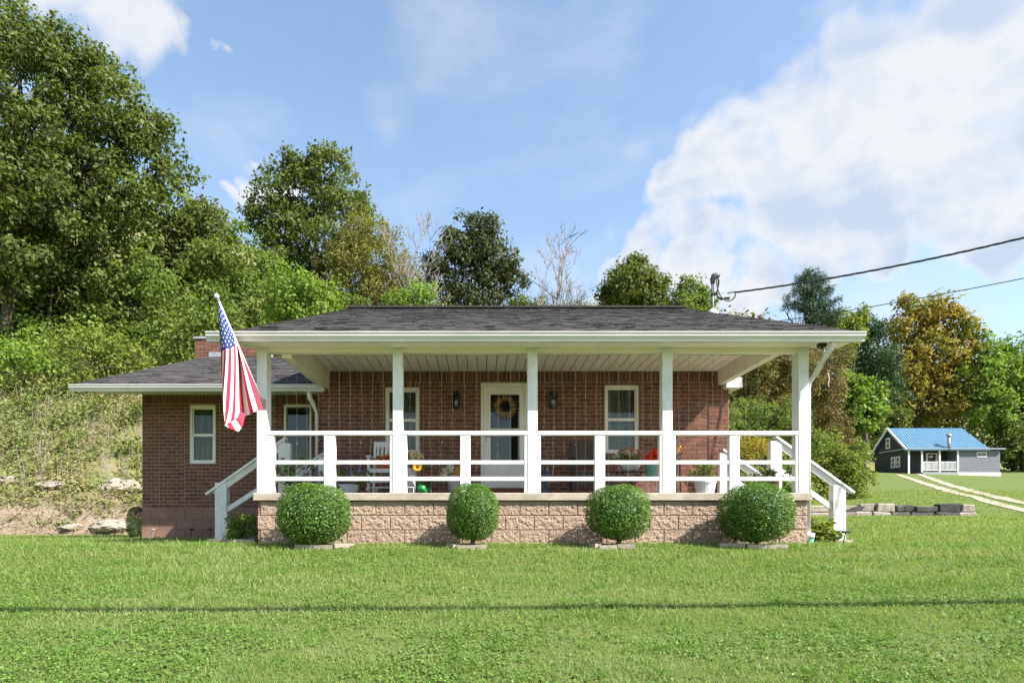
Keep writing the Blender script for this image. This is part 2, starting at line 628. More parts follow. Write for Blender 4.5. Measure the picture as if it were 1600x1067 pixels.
LEAF = {
    'dark': leafmat('leaf_dark', [(0.056, 0.083, 0.022), (0.101, 0.134, 0.034), (0.152, 0.180, 0.055)], .36, .55, .22),
    'dark2': leafmat('leaf_blue_dark', [(0.037, 0.053, 0.025), (0.066, 0.085, 0.038), (0.101, 0.120, 0.057)], .28, .55, .25),
    'mid': leafmat('leaf_mid', [(0.069, 0.113, 0.023), (0.116, 0.171, 0.034), (0.158, 0.204, 0.046), (0.186, 0.189, 0.061)], .4),
    'bright': leafmat('leaf_bright', [(0.099, 0.176, 0.027), (0.158, 0.239, 0.039), (0.216, 0.275, 0.059)], .38),
    'yellow': leafmat('leaf_yellow_green', [(0.096, 0.152, 0.025), (0.152, 0.192, 0.034), (0.192, 0.208, 0.043)], .4),
    'olive': leafmat('leaf_olive', [(0.063, 0.090, 0.022), (0.095, 0.126, 0.029), (0.149, 0.149, 0.038)], .34),
    'ochre': leafmat('leaf_ochre', [(0.106, 0.145, 0.034), (0.160, 0.178, 0.044), (0.190, 0.173, 0.049), (0.129, 0.163, 0.038)], .35),
    'orange': leafmat('leaf_autumn', [(0.094, 0.147, 0.026), (0.179, 0.192, 0.036), (0.271, 0.185, 0.034), (0.131, 0.175, 0.032)], .35, patch=.7, patch_scale=.28),
    'pine': leafmat('needles', [(.030, .060, .030), (.05, .09, .042), (.07, .11, .05)], .15),
    'box': leafmat('boxwood_leaf', [(0.041, 0.099, 0.012), (0.074, 0.152, 0.019), (0.106, 0.190, 0.029), (0.142, 0.213, 0.042)], .3, .42, .35, patch=.25, patch_scale=6),
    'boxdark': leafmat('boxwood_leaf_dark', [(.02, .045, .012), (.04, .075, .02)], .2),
    'weed': leafmat('weed_leaf', [(0.078, 0.143, 0.029), (0.132, 0.194, 0.044), (0.199, 0.228, 0.068), (0.273, 0.239, 0.107), (0.136, 0.183, 0.039)], .3, patch=.62, patch_scale=.38),
    'dry': leafmat('dry_stalk', [(0.255, 0.196, 0.135), (0.340, 0.272, 0.198), (0.187, 0.132, 0.090)], .2, .8, .1),
    'vine': leafmat('vine_leaf', [(0.050, 0.090, 0.024), (0.090, 0.123, 0.033), (0.162, 0.128, 0.048), (0.135, 0.095, 0.048), (0.090, 0.152, 0.033)], .3, patch=.7, patch_scale=.7),
    'goldenrod': leafmat('goldenrod', [(0.128, 0.170, 0.025), (0.281, 0.221, 0.025), (0.340, 0.238, 0.025)], .3),
    'grass': leafmat('grass_blade', [(0.097, 0.162, 0.024), (0.149, 0.228, 0.041), (0.194, 0.259, 0.062), (0.258, 0.290, 0.111), (0.355, 0.360, 0.206)], .38, .6, .25, patch=.62, patch_scale=1.7, stretch=(.25, 1.5, 1)),
    'clover': leafmat('clover_leaf', [(0.087, 0.172, 0.025), (0.131, 0.232, 0.039), (0.182, 0.275, 0.065)], .3, .5, .3, patch=.3),
}


# ------------------------------------------------------------------ terrain
def sstep(x, a, b):
    t = np.clip((x - a) / (b - a), 0, 1)
    return t * t * (3 - 2 * t)


HILL = np.array([(-60, 18.0), (-14, 18.9), (-9.5, 19.6), (-6.5, 20.2), (4, 21), (8.5, 21.5), (14.3, 23.8), (44.5, 72), (62, 84), (140, 112)], dtype=float)


def hill_dist(X, Y):
    best = np.full(np.shape(X), 1e9)
    sign = np.ones(np.shape(X))
    for (x0, y0), (x1, y1) in zip(HILL[:-1], HILL[1:]):
        dx, dy = x1 - x0, y1 - y0
        t = np.clip(((X - x0) * dx + (Y - y0) * dy) / (dx * dx + dy * dy), 0, 1)
        qx, qy = x0 + t * dx, y0 + t * dy
        d = np.hypot(X - qx, Y - qy)
        s = np.where(dx * (Y - y0) - dy * (X - x0) > 0, 1.0, -1.0)
        upd = d < best - 1e-9
        best = np.where(upd, d, best)
        sign = np.where(upd, s, sign)
    return best * sign


def ground(X, Y):
    X = np.asarray(X, dtype=float)
    Y = np.asarray(Y, dtype=float)
    lawn = 0.02 - 0.128 * np.maximum(0, 8.3 - Y) + 0.03 * np.exp(-((Y - 8.0) / .45) ** 2)
    lawn = lawn - .026 * np.clip(Y - 10.5, 0, 9) * sstep(-X, 2.8, 6)
    lawn = np.where(Y < -2, 0.02 - 0.128 * 10.3, lawn)
    r = sstep(X, 4.5, 9.0)
    rise = r * (0.036 * np.clip(Y - 9, 0, 11))
    wdt = np.where(X < 15.6, .28, 4.0)
    beyond = np.clip((Y - 20.05) / wdt, 0, 1)
    rise = rise + r * (0.36 * beyond + 0.089 * np.maximum(0, Y - 20.3))
    rise = rise - .62 * sstep(X, 43, 54) * sstep(Y, 50, 66) * (1 - sstep(Y, 72, 80))
    base = lawn + rise
    d = hill_dist(X, Y)
    ang = X / np.maximum(Y, 1)
    slope = 0.80 - 0.54 * sstep(ang, -.62, .1)
    h = slope * (np.sqrt(np.maximum(d, 0) ** 2 + .15) - .387)
    h = np.where(d > 0, h, 0)
    # low cut bank where the mown grass ends on the left
    h = h + np.where(d > 0, .36 * sstep(d, 0.0, .8), 0) * sstep(-X, 5.5, 8)
    h = np.minimum(h, 22 + .12 * h)
    bumps = 0.10 * np.sin(X * .9 + Y * .37) * np.cos(Y * .8 - X * .21) * sstep(d, .2, 3)
    return base + h + bumps


def g1(x, y):
    return float(ground(np.array(x), np.array(y)))


def on_ground(px, py):
    """The first point of the ground along the line of sight of a photo pixel."""
    Y = 2.5
    while Y < 300:
        x, y, z = at(px, py, Y)
        if z <= g1(x, y):
            return (x, y, g1(x, y))
        Y *= 1.004
    return (x, y, z)


def build_ground():
    xs = np.unique(np.round(np.concatenate([np.linspace(-140, -30, 30), np.linspace(-30, -20, 50), np.linspace(-20, 26, 190), np.linspace(26, 70, 60), np.linspace(70, 220, 30)]), 3))
    ys = np.unique(np.round(np.concatenate([np.linspace(-30, 2, 14), np.linspace(2, 13, 50), np.linspace(13, 18, 20), np.linspace(18, 31, 110), np.linspace(31, 90, 60), np.linspace(90, 400, 30)]), 3))
    XX, YY = np.meshgrid(xs, ys)
    ZZ = ground(XX, YY)
    V = np.stack([XX, YY, ZZ], -1).reshape(-1, 3)
    nx, ny = len(xs), len(ys)
    i = np.arange((ny - 1) * (nx - 1))
    r, c = i // (nx - 1), i % (nx - 1)
    a = r * nx + c
    Fq = np.stack([a, a + 1, a + nx + 1, a + nx], -1)
    me = bpy.data.meshes.new('ground')
    me.from_pydata(V.tolist(), [], Fq.tolist())
    me.polygons.foreach_set('use_smooth', np.ones(len(Fq), dtype=bool))
    m, nt, N, L = nodes_of('lawn_soil')
    g = N.new('ShaderNodeNewGeometry')
    pos = g.outputs['Position']
    n1 = tex_noise(N, L, pos, 1.2, 5)
    n2 = tex_noise(N, L, pos, 22, 5, .7)
    green = mixc(N, L, maprange(N, L, n1, .3, .7), (.066, .105, .022), (.11, .145, .04))
    green = mixc(N, L, maprange(N, L, n2, .3, .75), green, (.135, .165, .05))
    soil = mixc(N, L, maprange(N, L, n2, .3, .7), (.30, .235, .175), (.17, .135, .095))
    weed = mixc(N, L, maprange(N, L, n1, .35, .65), (.13, .16, .05), (.20, .17, .085))
    # bare cut bank and wild slope: read from an attribute of the ground
    at_ = N.new('ShaderNodeAttribute'); at_.attribute_name = 'bank'
    sp = N.new('ShaderNodeSeparateColor'); L.new(at_.outputs['Color'], sp.inputs[0])
    c = mixc(N, L, sp.outputs[0], green, weed)
    c = mixc(N, L, sp.outputs[1], c, soil)
    p = N.new('ShaderNodeBsdfPrincipled')
    L.new(c, p.inputs['Base Color'])
    p.inputs['Roughness'].default_value = .95
    p.inputs['Specular IOR Level'].default_value = .1
    b = N.new('ShaderNodeBump'); b.inputs['Strength'].default_value = .8; b.inputs['Distance'].default_value = .03
    L.new(tex_noise(N, L, pos, 28, 6, .7), b.inputs['Height']); L.new(b.outputs[0], p.inputs['Normal'])
    o = N.new('ShaderNodeOutputMaterial'); L.new(p.outputs[0], o.inputs[0])
    me.materials.append(m)
    d = hill_dist(XX, YY).ravel()
    wild = sstep(d, -.1, .25)
    bare = sstep(d, -.05, .15) * (1 - sstep(d, .7, 1.7)) * sstep(-XX.ravel(), 4.5, 6.0)
    at2 = me.attributes.new('bank', 'FLOAT_COLOR', 'POINT')
    cd = np.stack([wild, bare, wild * 0, np.ones_like(wild)], -1).astype(np.float32)
    at2.data.foreach_set('color', cd.ravel())
    me.update()
    ob = bpy.data.objects.new('ground', me)
    COL.objects.link(ob)
    tag(ob, kind='structure')


build_ground()


# ------------------------------------------------------------------ the brick house
YF, YW, YG = 8.80, 11.20, 12.30           # foundation front, porch back wall, wing wall
house = thing('brick_house', 'one storey red brick house with full width white railed front porch', 'house', (0.74, YW, 0.0))
FLOOR = Z_(770, YF)
SLAB_B = Z_(782, YF)
SOFF = 2.805
CEIL = 3.02
BEAM_B = 2.745
WX0, WX1 = X_(496.5, YW), X_(1139, YW)


def brick_rows(x0, x1, z0, z1, bl, bh, off=0):
    """Running bond in a rectangle: list of (x0, x1, z0, z1) bricks; joints 9 mm."""
    out = []
    nrow = max(1, round((z1 - z0) / bh))
    h = (z1 - z0) / nrow
    J = .0095
    for r in range(nrow):
        za, zb = z0 + r * h + J / 2, z0 + (r + 1) * h - J / 2
        x = x0 - (bl / 2 if (r + off) % 2 else 0)
        while x < x1 - .004:
            a, b = max(x, x0), min(x + bl, x1)
            if b - a > .03:
                out.append((a + J / 2, b - J / 2, za, zb))
            elif out and b - a > .005 and out[-1][2] == za:
                p = out[-1]
                out[-1] = (p[0], b - J / 2, za, zb)
            x += bl
    return out


def soldier(x0, x1, z0, z1, w):
    n = max(1, round((x1 - x0) / w))
    w = (x1 - x0) / n
    J = .0095
    return [(x0 + i * w + J / 2, x0 + (i + 1) * w - J / 2, z0 + J / 2, z1 - J / 2) for i in range(n)]


def brick_mb(mb, b, yf, depth=.05):
    jx = random.uniform(-.0025, .0025)
    mb.box(b[0], b[1], yf + jx, yf + depth, b[2], b[3], ch=.004)


# openings on the porch wall, in photo pixels: left, right, top, bottom
WIN1 = (601.5, 655, 604.5, 708)
WIN2 = (945, 999, 601, 708)
DOOR = (751, 824, 598, 777)


def px_rect(r, Y):
    return X_(r[0], Y), X_(r[1], Y), Z_(r[3], Y), Z_(r[2], Y)


BL, BH = .188, .0714
front_bricks = []
top_z = Z_(580, YW)
sold_z = Z_(597, YW)
front_bricks += soldier(WX0, WX1, sold_z, top_z, .0765)
JW = .078
w1, w2, dr = px_rect(WIN1, YW), px_rect(WIN2, YW), px_rect(DOOR, YW)
zb = FLOOR - .02
head = sold_z
segs = []                                 # panels between continuous joints, left to right
xa = WX0


def fill(x0, x1, z0, z1, off=0):
    global front_bricks
    if x1 - x0 > .03 and z1 - z0 > .03:
        front_bricks += brick_rows(x0, x1, z0, z1, BL, BH, off)


for (w, nxt) in ((w1, None), (w2, None)):
    pass
fill(WX0, w1[0] - JW, zb, head)
fill(w1[0] - JW, w1[0], w1[2] - .075, head)
front_bricks += soldier(w1[0], w1[1], w1[3], head, .072)
front_bricks += soldier(w1[0] - JW, w1[1] + JW, w1[2] - .15, w1[2] - .075, .0765)
front_bricks += soldier(w1[0], w1[1], w1[2] - .075, w1[2] - .004, .0765)
fill(w1[0] - JW, w1[1] + JW, zb, w1[2] - .15)
fill(w1[1], w1[1] + JW, w1[2] - .075, head)
fill(w1[1] + JW, dr[0], zb, head, 1)
fill(dr[1], w2[0] - JW, zb, head)
fill(w2[0] - JW, w2[0], w2[2] - .075, head)
front_bricks += soldier(w2[0], w2[1], w2[3], head, .072)
front_bricks += soldier(w2[0] - JW, w2[1] + JW, w2[2] - .15, w2[2] - .075, .0765)
front_bricks += soldier(w2[0], w2[1], w2[2] - .075, w2[2] - .004, .0765)
fill(w2[0] - JW, w2[1] + JW, zb, w2[2] - .15, 1)
fill(w2[1], w2[1] + JW, w2[2] - .075, head)
XJ = X_(1106, YW)
fill(w2[1] + JW, XJ - .008, zb, head, 1)
SHADOW_STRIPS = [(XJ - .005, XJ + .011, zb, Z_(632, YW) - .012), (XJ - .005, WX1, Z_(631.5, YW) - .008, Z_(631.5, YW) + .006)]
fill(XJ + .012, WX1, zb, Z_(632, YW) - .006)
fill(XJ - .008, WX1, Z_(631, YW) + .008, head, 1)

fw = empty_part('front_wall', house)
mbm = MB()


def wall_with_holes(mb, x0, x1, z0, z1, y0, y1, holes):
    """Wall body as butted boxes round rectangular openings (x0, x1, z0, z1)."""
    xs = sorted({x0, x1, *[h[0] for h in holes], *[h[1] for h in holes]})
    for a, b in zip(xs[:-1], xs[1:]):
        cuts = sorted([(h[2], h[3]) for h in holes if h[0] <= a + 1e-6 and h[1] >= b - 1e-6])
        z = z0
        for c0, c1 in cuts:
            if c0 > z + 1e-4:
                mb.box(a, b, y0, y1, z, c0)
            z = max(z, c1)
        if z1 > z + 1e-4:
            mb.box(a, b, y0, y1, z, z1)


hole = lambda r: (r[0], r[1], r[2], r[3])
wall_with_holes(mbm, WX0, WX1, 0.0, CEIL + .12, YW + .008, YW + .22, [hole(w1), hole(w2), (dr[0], dr[1], FLOOR - .03, dr[3])])
mbm.build('mortar_wall', M['mortar'], fw)
# the 300 bricks that show best are single objects, the rest one mesh
def visible_rank(b):
    cx, cz = (b[0] + b[1]) / 2, (b[2] + b[3]) / 2
    px, py = CX + cx * F / YW, CY - (cz - ZC) * F / YW
    s = 0
    if 598 < py < 672 or py < 598 and px > 520: s += 2
    if 682 < py < 716: s += 1
    if px > 1050: s += 1.5
    for p0, p1 in ((400, 425), (608, 637), (819, 846), (1024, 1056)):
        if p0 < px < p1: s -= 3
    s += (b[1] - b[0]) * (b[3] - b[2]) * 40
    return -s


front_bricks.sort(key=visible_rank)
brick_cache = {}
for b in front_bricks[:300]:
    w, h = round(b[1] - b[0], 3), round(b[3] - b[2], 3)
    me = brick_cache.get((w, h))
    if me is None:
        mb = MB()
        mb.box(-w / 2, w / 2, 0, .05, -h / 2, h / 2, ch=.004)
        me = brick_cache[w, h] = mb.build('brick', M['brick'], me_only=True)
    o = bpy.data.objects.new('brick', me)
    COL.objects.link(o)
    o.parent = fw
    o.location = Vector(((b[0] + b[1]) / 2, YW + random.uniform(-.0025, .0025), (b[2] + b[3]) / 2)) - wloc(fw)
mb = MB()
for b in front_bricks[300:]:
    brick_mb(mb, b, YW)
mb.build('brick', M['brick'], fw, kind='stuff')
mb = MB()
for j in SHADOW_STRIPS: mb.box(j[0], j[1], YW - .001, YW + .009, j[2], j[3])
mb.build('shadow_strip', pbr('shadow_brown', (.055, .03, .024), rough=.9), fw)  # dark strips along the brick panel edge: a shadow line painted in brown
# returns of the porch wall at its two ends, side and back walls
mb = MB()
sb = MB()
for xs_, sgn in ((WX0, -1), (WX1, 1)):
    mb.box(xs_, xs_ - sgn * .2, YW + .22, 15.5, 0, CEIL)
mb.box(WX0 + .2, WX1 - .2, 15.3, 15.5, 0, CEIL)
mb.box(WX0 + .2, WX1 - .2, YW + .22, 15.3, CEIL - .2, CEIL)
mb.box(WX0 + .2, WX1 - .2, 13.0, 13.05, 0.0, CEIL - .2)
mb.build('rear_wall', M['mortar'], house)
mb = MB()
for r in range(int((CEIL - .1) / BH)):
    z0 = .03 + r * BH
    y = YW + .004 + (BL / 2 if r % 2 else BL)
    mb.box(WX1 - .05, WX1 + .004, YW + .052, y - .0085, z0, z0 + BH - .0085)
    while y < 15.3:
        mb.box(WX1 - .05, WX1 + .004, y, y + BL - .0085, z0, z0 + BH - .0085)
        y += BL
mb.build('side_brick', M['brick'], house, kind='stuff')


def window(r, Y, parent, rail_px, wid=.045):
    """Double hung sash window in an opening: frame > sash, pane, curtain."""
    x0, x1, z0, z1 = r
    fr = MB()
    yf = Y + .035
    fr.box(x0 + .003, x0 + wid, yf, Y + .13, z0 + .003, z1 - .003, ch=.004)
    fr.box(x1 - wid, x1 - .003, yf, Y + .13, z0 + .003, z1 - .003, ch=.004)
    fr.box(x0 + wid, x1 - wid, yf + .001, Y + .13, z1 - wid - .012, z1 - .003, ch=.004)
    fr.box(x0 + wid, x1 - wid, yf - .012, Y + .13, z0 + .003, z0 + wid * .8, ch=.004)
    w = empty_part('window', parent)
    fr.build('frame', M['white_trim'], w)
    zr = Z_(rail_px, Y)
    xi0, xi1, zi0, zi1 = x0 + wid, x1 - wid, z0 + wid * .8, z1 - wid - .012
    for k, (za, zb_, yy) in enumerate(((zr, zi1, yf + .03), (zi0, zr, yf + .012))):
        s = MB()
        t = .024
        s.box(xi0, xi0 + t, yy, yy + .03, za, zb_)
        s.box(xi1 - t, xi1, yy, yy + .03, za, zb_)
        s.box(xi0 + t, xi1 - t, yy - .002, yy + .03, za, za + t * 1.3)
        s.box(xi0 + t, xi1 - t, yy, yy + .03, zb_ - t, zb_)
        s.build('sash', M['white_trim'], w)
        g = MB()
        g.box(xi0 + t, xi1 - t, yy + .012, yy + .016, za + t * 1.3, zb_ - t)
        g.build('pane', M['glass'], w)
    # pleated curtain a hand behind the glass
    c = MB()
    n = 44
    P = []
    for i in range(n + 1):
        u = i / n
        x = x0 + .01 + u * (x1 - x0 - .02)
        gap = .05 if abs(u - .52) < .05 else 0
        y = Y + .19 + .018 * math.sin(u * 44) + .008 * math.sin(u * 97 + 1)
        P += [(x, y + gap, z0 - .05), (x, y + gap, z1 + .02)]
    c.add(P, [(2 * i, 2 * i + 2, 2 * i + 3, 2 * i + 1) for i in range(n)])
    c.build('curtain', M['curtain'], w, smooth=True)
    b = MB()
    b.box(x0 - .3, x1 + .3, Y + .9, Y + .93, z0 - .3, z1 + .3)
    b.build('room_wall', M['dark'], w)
    return w


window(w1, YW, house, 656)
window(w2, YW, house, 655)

# front door with storm glass
d = empty_part('door', house)
x0, x1, z0, z1 = dr
mb = MB()
yd = YW + .02
mb.box(x0 + .003, x0 + .055, yd - .012, YW + .12, FLOOR + .003, z1 - .003, ch=.004)
mb.box(x1 - .055, x1 - .003, yd - .012, YW + .12, FLOOR + .003, z1 - .003, ch=.004)
mb.box(x0 + .055, x1 - .055, yd - .012, YW + .12, z1 - .06, z1 - .003, ch=.004)
mb.build('frame', M['white_trim'], d)
gx0, gx1 = X_(766.5, YW), X_(812, YW)
gz = [Z_(616, YW), Z_(669, YW), Z_(674, YW), Z_(719, YW)]
mb = MB()
lz0 = Z_(762, YW)
mb.box(x0 + .058, gx0, yd, yd + .04, lz0, z1 - .063, ch=.003)
mb.box(gx1, x1 - .058, yd, yd + .04, lz0, z1 - .063, ch=.003)
mb.box(gx0, gx1, yd, yd + .04, gz[0], z1 - .063, ch=.003)
mb.box(gx0, gx1, yd, yd + .04, gz[2], gz[1], ch=.003)
mb.box(gx0, gx1, yd, yd + .04, lz0, gz[3], ch=.003)
mb.build('door_leaf', M['white_trim'], d)
for za, zb_ in ((gz[1], gz[0]), (gz[3], gz[2])):
    g = MB(); g.box(gx0, gx1, yd + .018, yd + .022, za, zb_); g.build('pane', M['door_glass'], d)
mb = MB(); mb.box(x0 + .05, x1 - .05, YW + .14, YW + .18, FLOOR, z1 - .03)
mb.build('inner_door', pbr('inner_door', (.05, .045, .04), rough=.5), d)
mb = MB(); mb.box(x0 + .02, x1 - .02, YW - .03, YW + .14, FLOOR - .02, lz0 - .004)
mb.build('threshold', M['brick'], d)
mb = MB(); hx = X_(759, YW)
mb.box(hx - .015, hx + .015, yd - .012, yd, Z_(690, YW), Z_(676, YW)); mb.tube([(hx, yd - .03, Z_(682, YW)), (hx + .09, yd - .035, Z_(682, YW))], .008)
mb.build('handle', M['galv'], d, smooth=False)

# ---- porch foundation of split face blocks
pf = empty_part('porch_foundation', house)
FX0, FX1 = X_(402, YF), X_(1262, YF)
mb = MB()
mb.box(FX0 + .012, FX1 - .012, YF + .0075, YW - .01, -.3, SLAB_B - .001)
mb.build('core', M['block_joint'], pf)
BW, BHT = .4055, .2035


def block_mesh(w, h, seed):
    us = [0, .007 / w] + [.007 / w + (1 - .014 / w) * k / max(3, int(w / .024)) for k in range(1, max(3, int(w / .024)))] + [1 - .007 / w, 1]
    vs2 = [0, .007 / h] + [.007 / h + (1 - .014 / h) * k / 8 for k in range(1, 8)] + [1 - .007 / h, 1]
    nx, nz = len(us) - 1, len(vs2) - 1
    P, fs = [], []
    for j in range(nz + 1):
        for i in range(nx + 1):
            u, v = us[i], vs2[j]
            k = 0 if i in (0, nx) or j in (0, nz) else 1
            q = Vector((u * w * 17 + v * h * 9 + seed * 9.1, v * h * 17, seed * 3.3))
            n = mnoise.noise(q) * .010 + mnoise.noise(q * 2.6) * .009 + mnoise.noise(q * 5.5) * .006
            if i in (1, nx - 1) or j in (1, nz - 1): n *= .35
            P.append((-w / 2 + u * w, .006 - k * (.010 + n), -h / 2 + v * h))
    for j in range(nz):
        for i in range(nx):
            a = j * (nx + 1) + i
            fs.append((a, a + 1, a + nx + 2, a + nx + 1))
    nb = len(P)
    P += [(-w / 2, .06, -h / 2), (w / 2, .06, -h / 2), (w / 2, .06, h / 2), (-w / 2, .06, h / 2)]
    top = [nz * (nx + 1) + i for i in range(nx + 1)]
    bot = list(range(nx + 1))
    fs.append(tuple(bot[::-1]) + (nb, nb + 1))
    fs.append(tuple(top) + (nb + 2, nb + 3))
    fs.append(tuple(j * (nx + 1) for j in range(nz + 1)) + (nb + 3, nb))
    fs.append(tuple(j * (nx + 1) + nx for j in range(nz + 1))[::-1] + (nb + 1, nb + 2))
    mb = MB(); mb.add(P, fs)
    return mb.build('foundation_block', M['block'], me_only=True)


blk = {}
rows_z = [SLAB_B - .004 - i * BHT for i in range(5)]
for r in range(4):
    zt = rows_z[r]
    x = X_(632, YF) - (8 * BW) + (BW / 2 if r % 2 else 0)
    xs_ = []
    while x < FX1:
        a, b = max(x, FX0), min(x + BW, FX1)
        if b - a > .05:
            w = round(b - a - .007, 3)
            key = (w, random.randrange(6) if abs(w - BW) < .02 else 0)
            if key not in blk:
                blk[key] = block_mesh(w, BHT - .007, len(blk) + 1)
            o = bpy.data.objects.new('foundation_block', blk[key])
            COL.objects.link(o); o.parent = pf
            o.location = Vector(((a + b) / 2, YF, zt - BHT / 2)) - wloc(pf)
        x += BW
mb = MB()
SX0, SX1 = X_(395, YF - .05), X_(1270, YF - .05)
mb.box(SX0, SX1, YF - .05, YW - .012, SLAB_B, FLOOR, ch=.008)
mb.build('porch_slab', M['slab'], house)

# ---- porch posts
YP = YF + .005
posts = [(401, 416.5, .20), (613.5, 629, .15), (824.3, 840, .15), (1035, 1051, .15), (1248, 1264, .20)]
for p0, p1, dp in posts:
    mb = MB()
    mb.box(X_(p0, YP), X_(p1, YP), YP, YP + dp, FLOOR + .001, SOFF - .002, ch=.005)
    mb.build('porch_post', M['white'], house)

# ---- railings, one per bay
ZT1, ZT0 = Z_(673, YF), Z_(679.5, YF)
M1 = (Z_(719, YF), Z_(725, YF))
M2 = (Z_(744.5, YF), Z_(751, YF))
bays = [((416.8, 428), (506, 523.5), (609, 613.2), 416.8, 613.2),
        ((629.3, 635.5), (719, 735), (819.3, 824), 629.3, 824),
        ((840.3, 845), (929.5, 945.5), (1030.5, 1034.7), 840.3, 1034.7),
        ((1051.3, 1056), (1140, 1156), (1243, 1247.7), 1051.3, 1247.7)]
for L0, Mi, R0, xl, xr in bays:
    rl = empty_part('porch_railing', house)
    y0 = YF + .012
    for (a, b), dd in ((L0, .10), (Mi, .095), (R0, .10)):
        mb = MB(); mb.box(X_(a, y0), X_(b, y0), y0, y0 + dd, FLOOR + .001, ZT0 - .002, ch=.004)
        mb.build('rail_post', M['white'], rl)
    mb = MB(); mb.box(X_(xl, y0), X_(xr, y0), y0 - .006, y0 + .10, ZT0, ZT1, ch=.005)
    mb.build('top_rail', M['white'], rl)
    for za, zb_ in (M1, M2):
        for a, b in ((L0[1], Mi[0]), (Mi[1], R0[0])):
            mb = MB(); mb.box(X_(a, y0) + .001, X_(b, y0) - .001, y0 + .006, y0 + .05, zb_, za, ch=.004)
            mb.build('rail', M['white'], rl)

# ---- beams and ceiling
mb = MB()
BX0, BX1 = -2.815, 4.255
mb.box(X_(400, YP) - .02, X_(1264, YP) + .02, YP + .03, YP + .17, BEAM_B, SOFF + .25)
mb.build('front_beam', M['soffit'], house)
mb = MB(); mb.box(BX0 - .05, BX0 + .09, YP + .172, YW - .002, 2.70, CEIL + .05); mb.build('side_beam', M['soffit'], house)
mb = MB(); mb.box(BX1 - .02, BX1 + .10, YP + .172, YW - .002, 2.773, CEIL + .05); mb.build('side_beam', M['soffit'], house)
pc = empty_part('porch_ceiling', house)
x = BX0 + .092
bw = .1665
cme = None
nb = int(round((BX1 - .022 - x) / bw))
bw = (BX1 - .022 - x) / nb
mb = MB(); mb.box(-bw / 2 + .006, bw / 2 - .006, 0, YW - .004 - YP - .174, 0, .02, ch=.005)
cme = mb.build('ceiling_board', M['soffit'], me_only=True)
for i in range(nb):
    o = bpy.data.objects.new('ceiling_board', cme); COL.objects.link(o); o.parent = pc
    o.location = Vector((x + (i + .5) * bw, YP + .174, CEIL)) - wloc(pc)
mb = MB(); mb.box(BX0 + .092, BX1 - .022, YP + .174, YW - .004, CEIL + .021, CEIL + .04); mb.build('ceiling_deck', M['shingle_base'], pc)

# ---- eave: soffit, gutter
GY = 8.34
EX0, EX1 = X_(322, GY), X_(1352, GY)
RX0, RX1 = X_(360, 8.42), X_(1346, 8.42)
mb = MB(); mb.box(RX0 + .02, RX1 - .06, 8.46, YP + .028, SOFF, SOFF + .015); mb.build('soffit', M['soffit'], house)
mb = MB()
mb.box(RX0 + .01, RX1 - .05, 8.437, 8.455, SOFF - .03, 2.90)
mb.build('fascia', M['white_trim'], house)


def gutter(x0, x1, yf, zt, zb_, parent):
    """K style gutter: open trough with an ogee front, closed ends."""
    h = zt - zb_
    D = .13
    prof = [(yf, zt), (yf, zt - .10 * h), (yf + .012, zt - .14 * h), (yf + .016, zt - .45 * h), (yf + .03, zt - .62 * h), (yf + .045, zt - .70 * h), (yf + .05, zb_), (yf + D, zb_), (yf + D, zt),
            (yf + D - .004, zt), (yf + D - .004, zb_ + .005), (yf + .055, zb_ + .005), (yf + .035, zt - .62 * h), (yf + .02, zt - .45 * h), (yf + .016, zt - .08 * h), (yf + .012, zt - .02 * h), (yf + .012, zt)]
    mb = MB()
    mb.prism(prof, x0, x1)
    for xe in (x0, x1):
        s_ = .003 if xe == x1 else -.003
        mb.prism(prof[:9], min(xe, xe + s_), max(xe, xe + s_))
    return mb.build('gutter', M['gutter'], parent)


gutter(EX0, EX1, 8.305, Z_(517.5, 8.31), Z_(531.5, 8.31), house)


# ---- shingled roofs
def roof_plane(corners, name, parent, th=.010, course=.10, tab=.26, under=None, side_mat=None):
    """corners: eave left, eave right, ridge right, ridge left. Deck plus courses of single shingles joined as one part."""
    A, B, C, D = [Vector(c) for c in corners]
    n = (B - A).cross(D - A).normalized()
    if n.z < 0: n = -n
    deck = MB()
    t = .05
    deck.add([A, B, C, D, A - n * t, B - n * t, C - n * t, D - n * t], [(0, 1, 2, 3), (7, 6, 5, 4), (0, 4, 5, 1), (1, 5, 6, 2), (2, 6, 7, 3), (3, 7, 4, 0)])
    rp = deck.build(name, under or M['shingle_base'], parent)
    H = ((D - A) - (B - A).normalized() * (D - A).dot((B - A).normalized())).length
    nrow = int(H / course)
    V = []
    for r in range(nrow):
        v0, v1 = r / nrow, min(1, (r + 1.25) / nrow)
        L0, R0 = A.lerp(D, v0), B.lerp(C, v0)
        L1, R1 = A.lerp(D, v1), B.lerp(C, v1)
        W = (R0 - L0).length
        if W < .05: continue
        u = -random.random() * tab
        while u < W:
            w = tab * random.choice((.35, .5, .62, .8, 1.0))
            a, b = max(0, u), min(W, u + w)
            u += w
            if b - a < .02: continue
            fa, fb = a / W, b / W
            th_ = th * random.choice((.7, 1.0, 1.0, 1.7))
            dv = random.choice((0, 0, 0, -.012))
            down = (L0 - L1).normalized()
            p0 = L0.lerp(R0, fa) - down * dv; p1 = L0.lerp(R0, fb) - down * dv
            p2 = L1.lerp(R1, fb); p3 = L1.lerp(R1, fa)
            e = n * th_
            e2 = n * .002
            V += [p0 + e, p1 + e, p2 + e2, p3 + e2, p0 + e2 * 0, p1 + e2 * 0, p1 + e, p0 + e]
    np_mesh('shingle', np.array([tuple(p) for p in V]), 4, M['shingle'], rp, kind='stuff')
    return rp


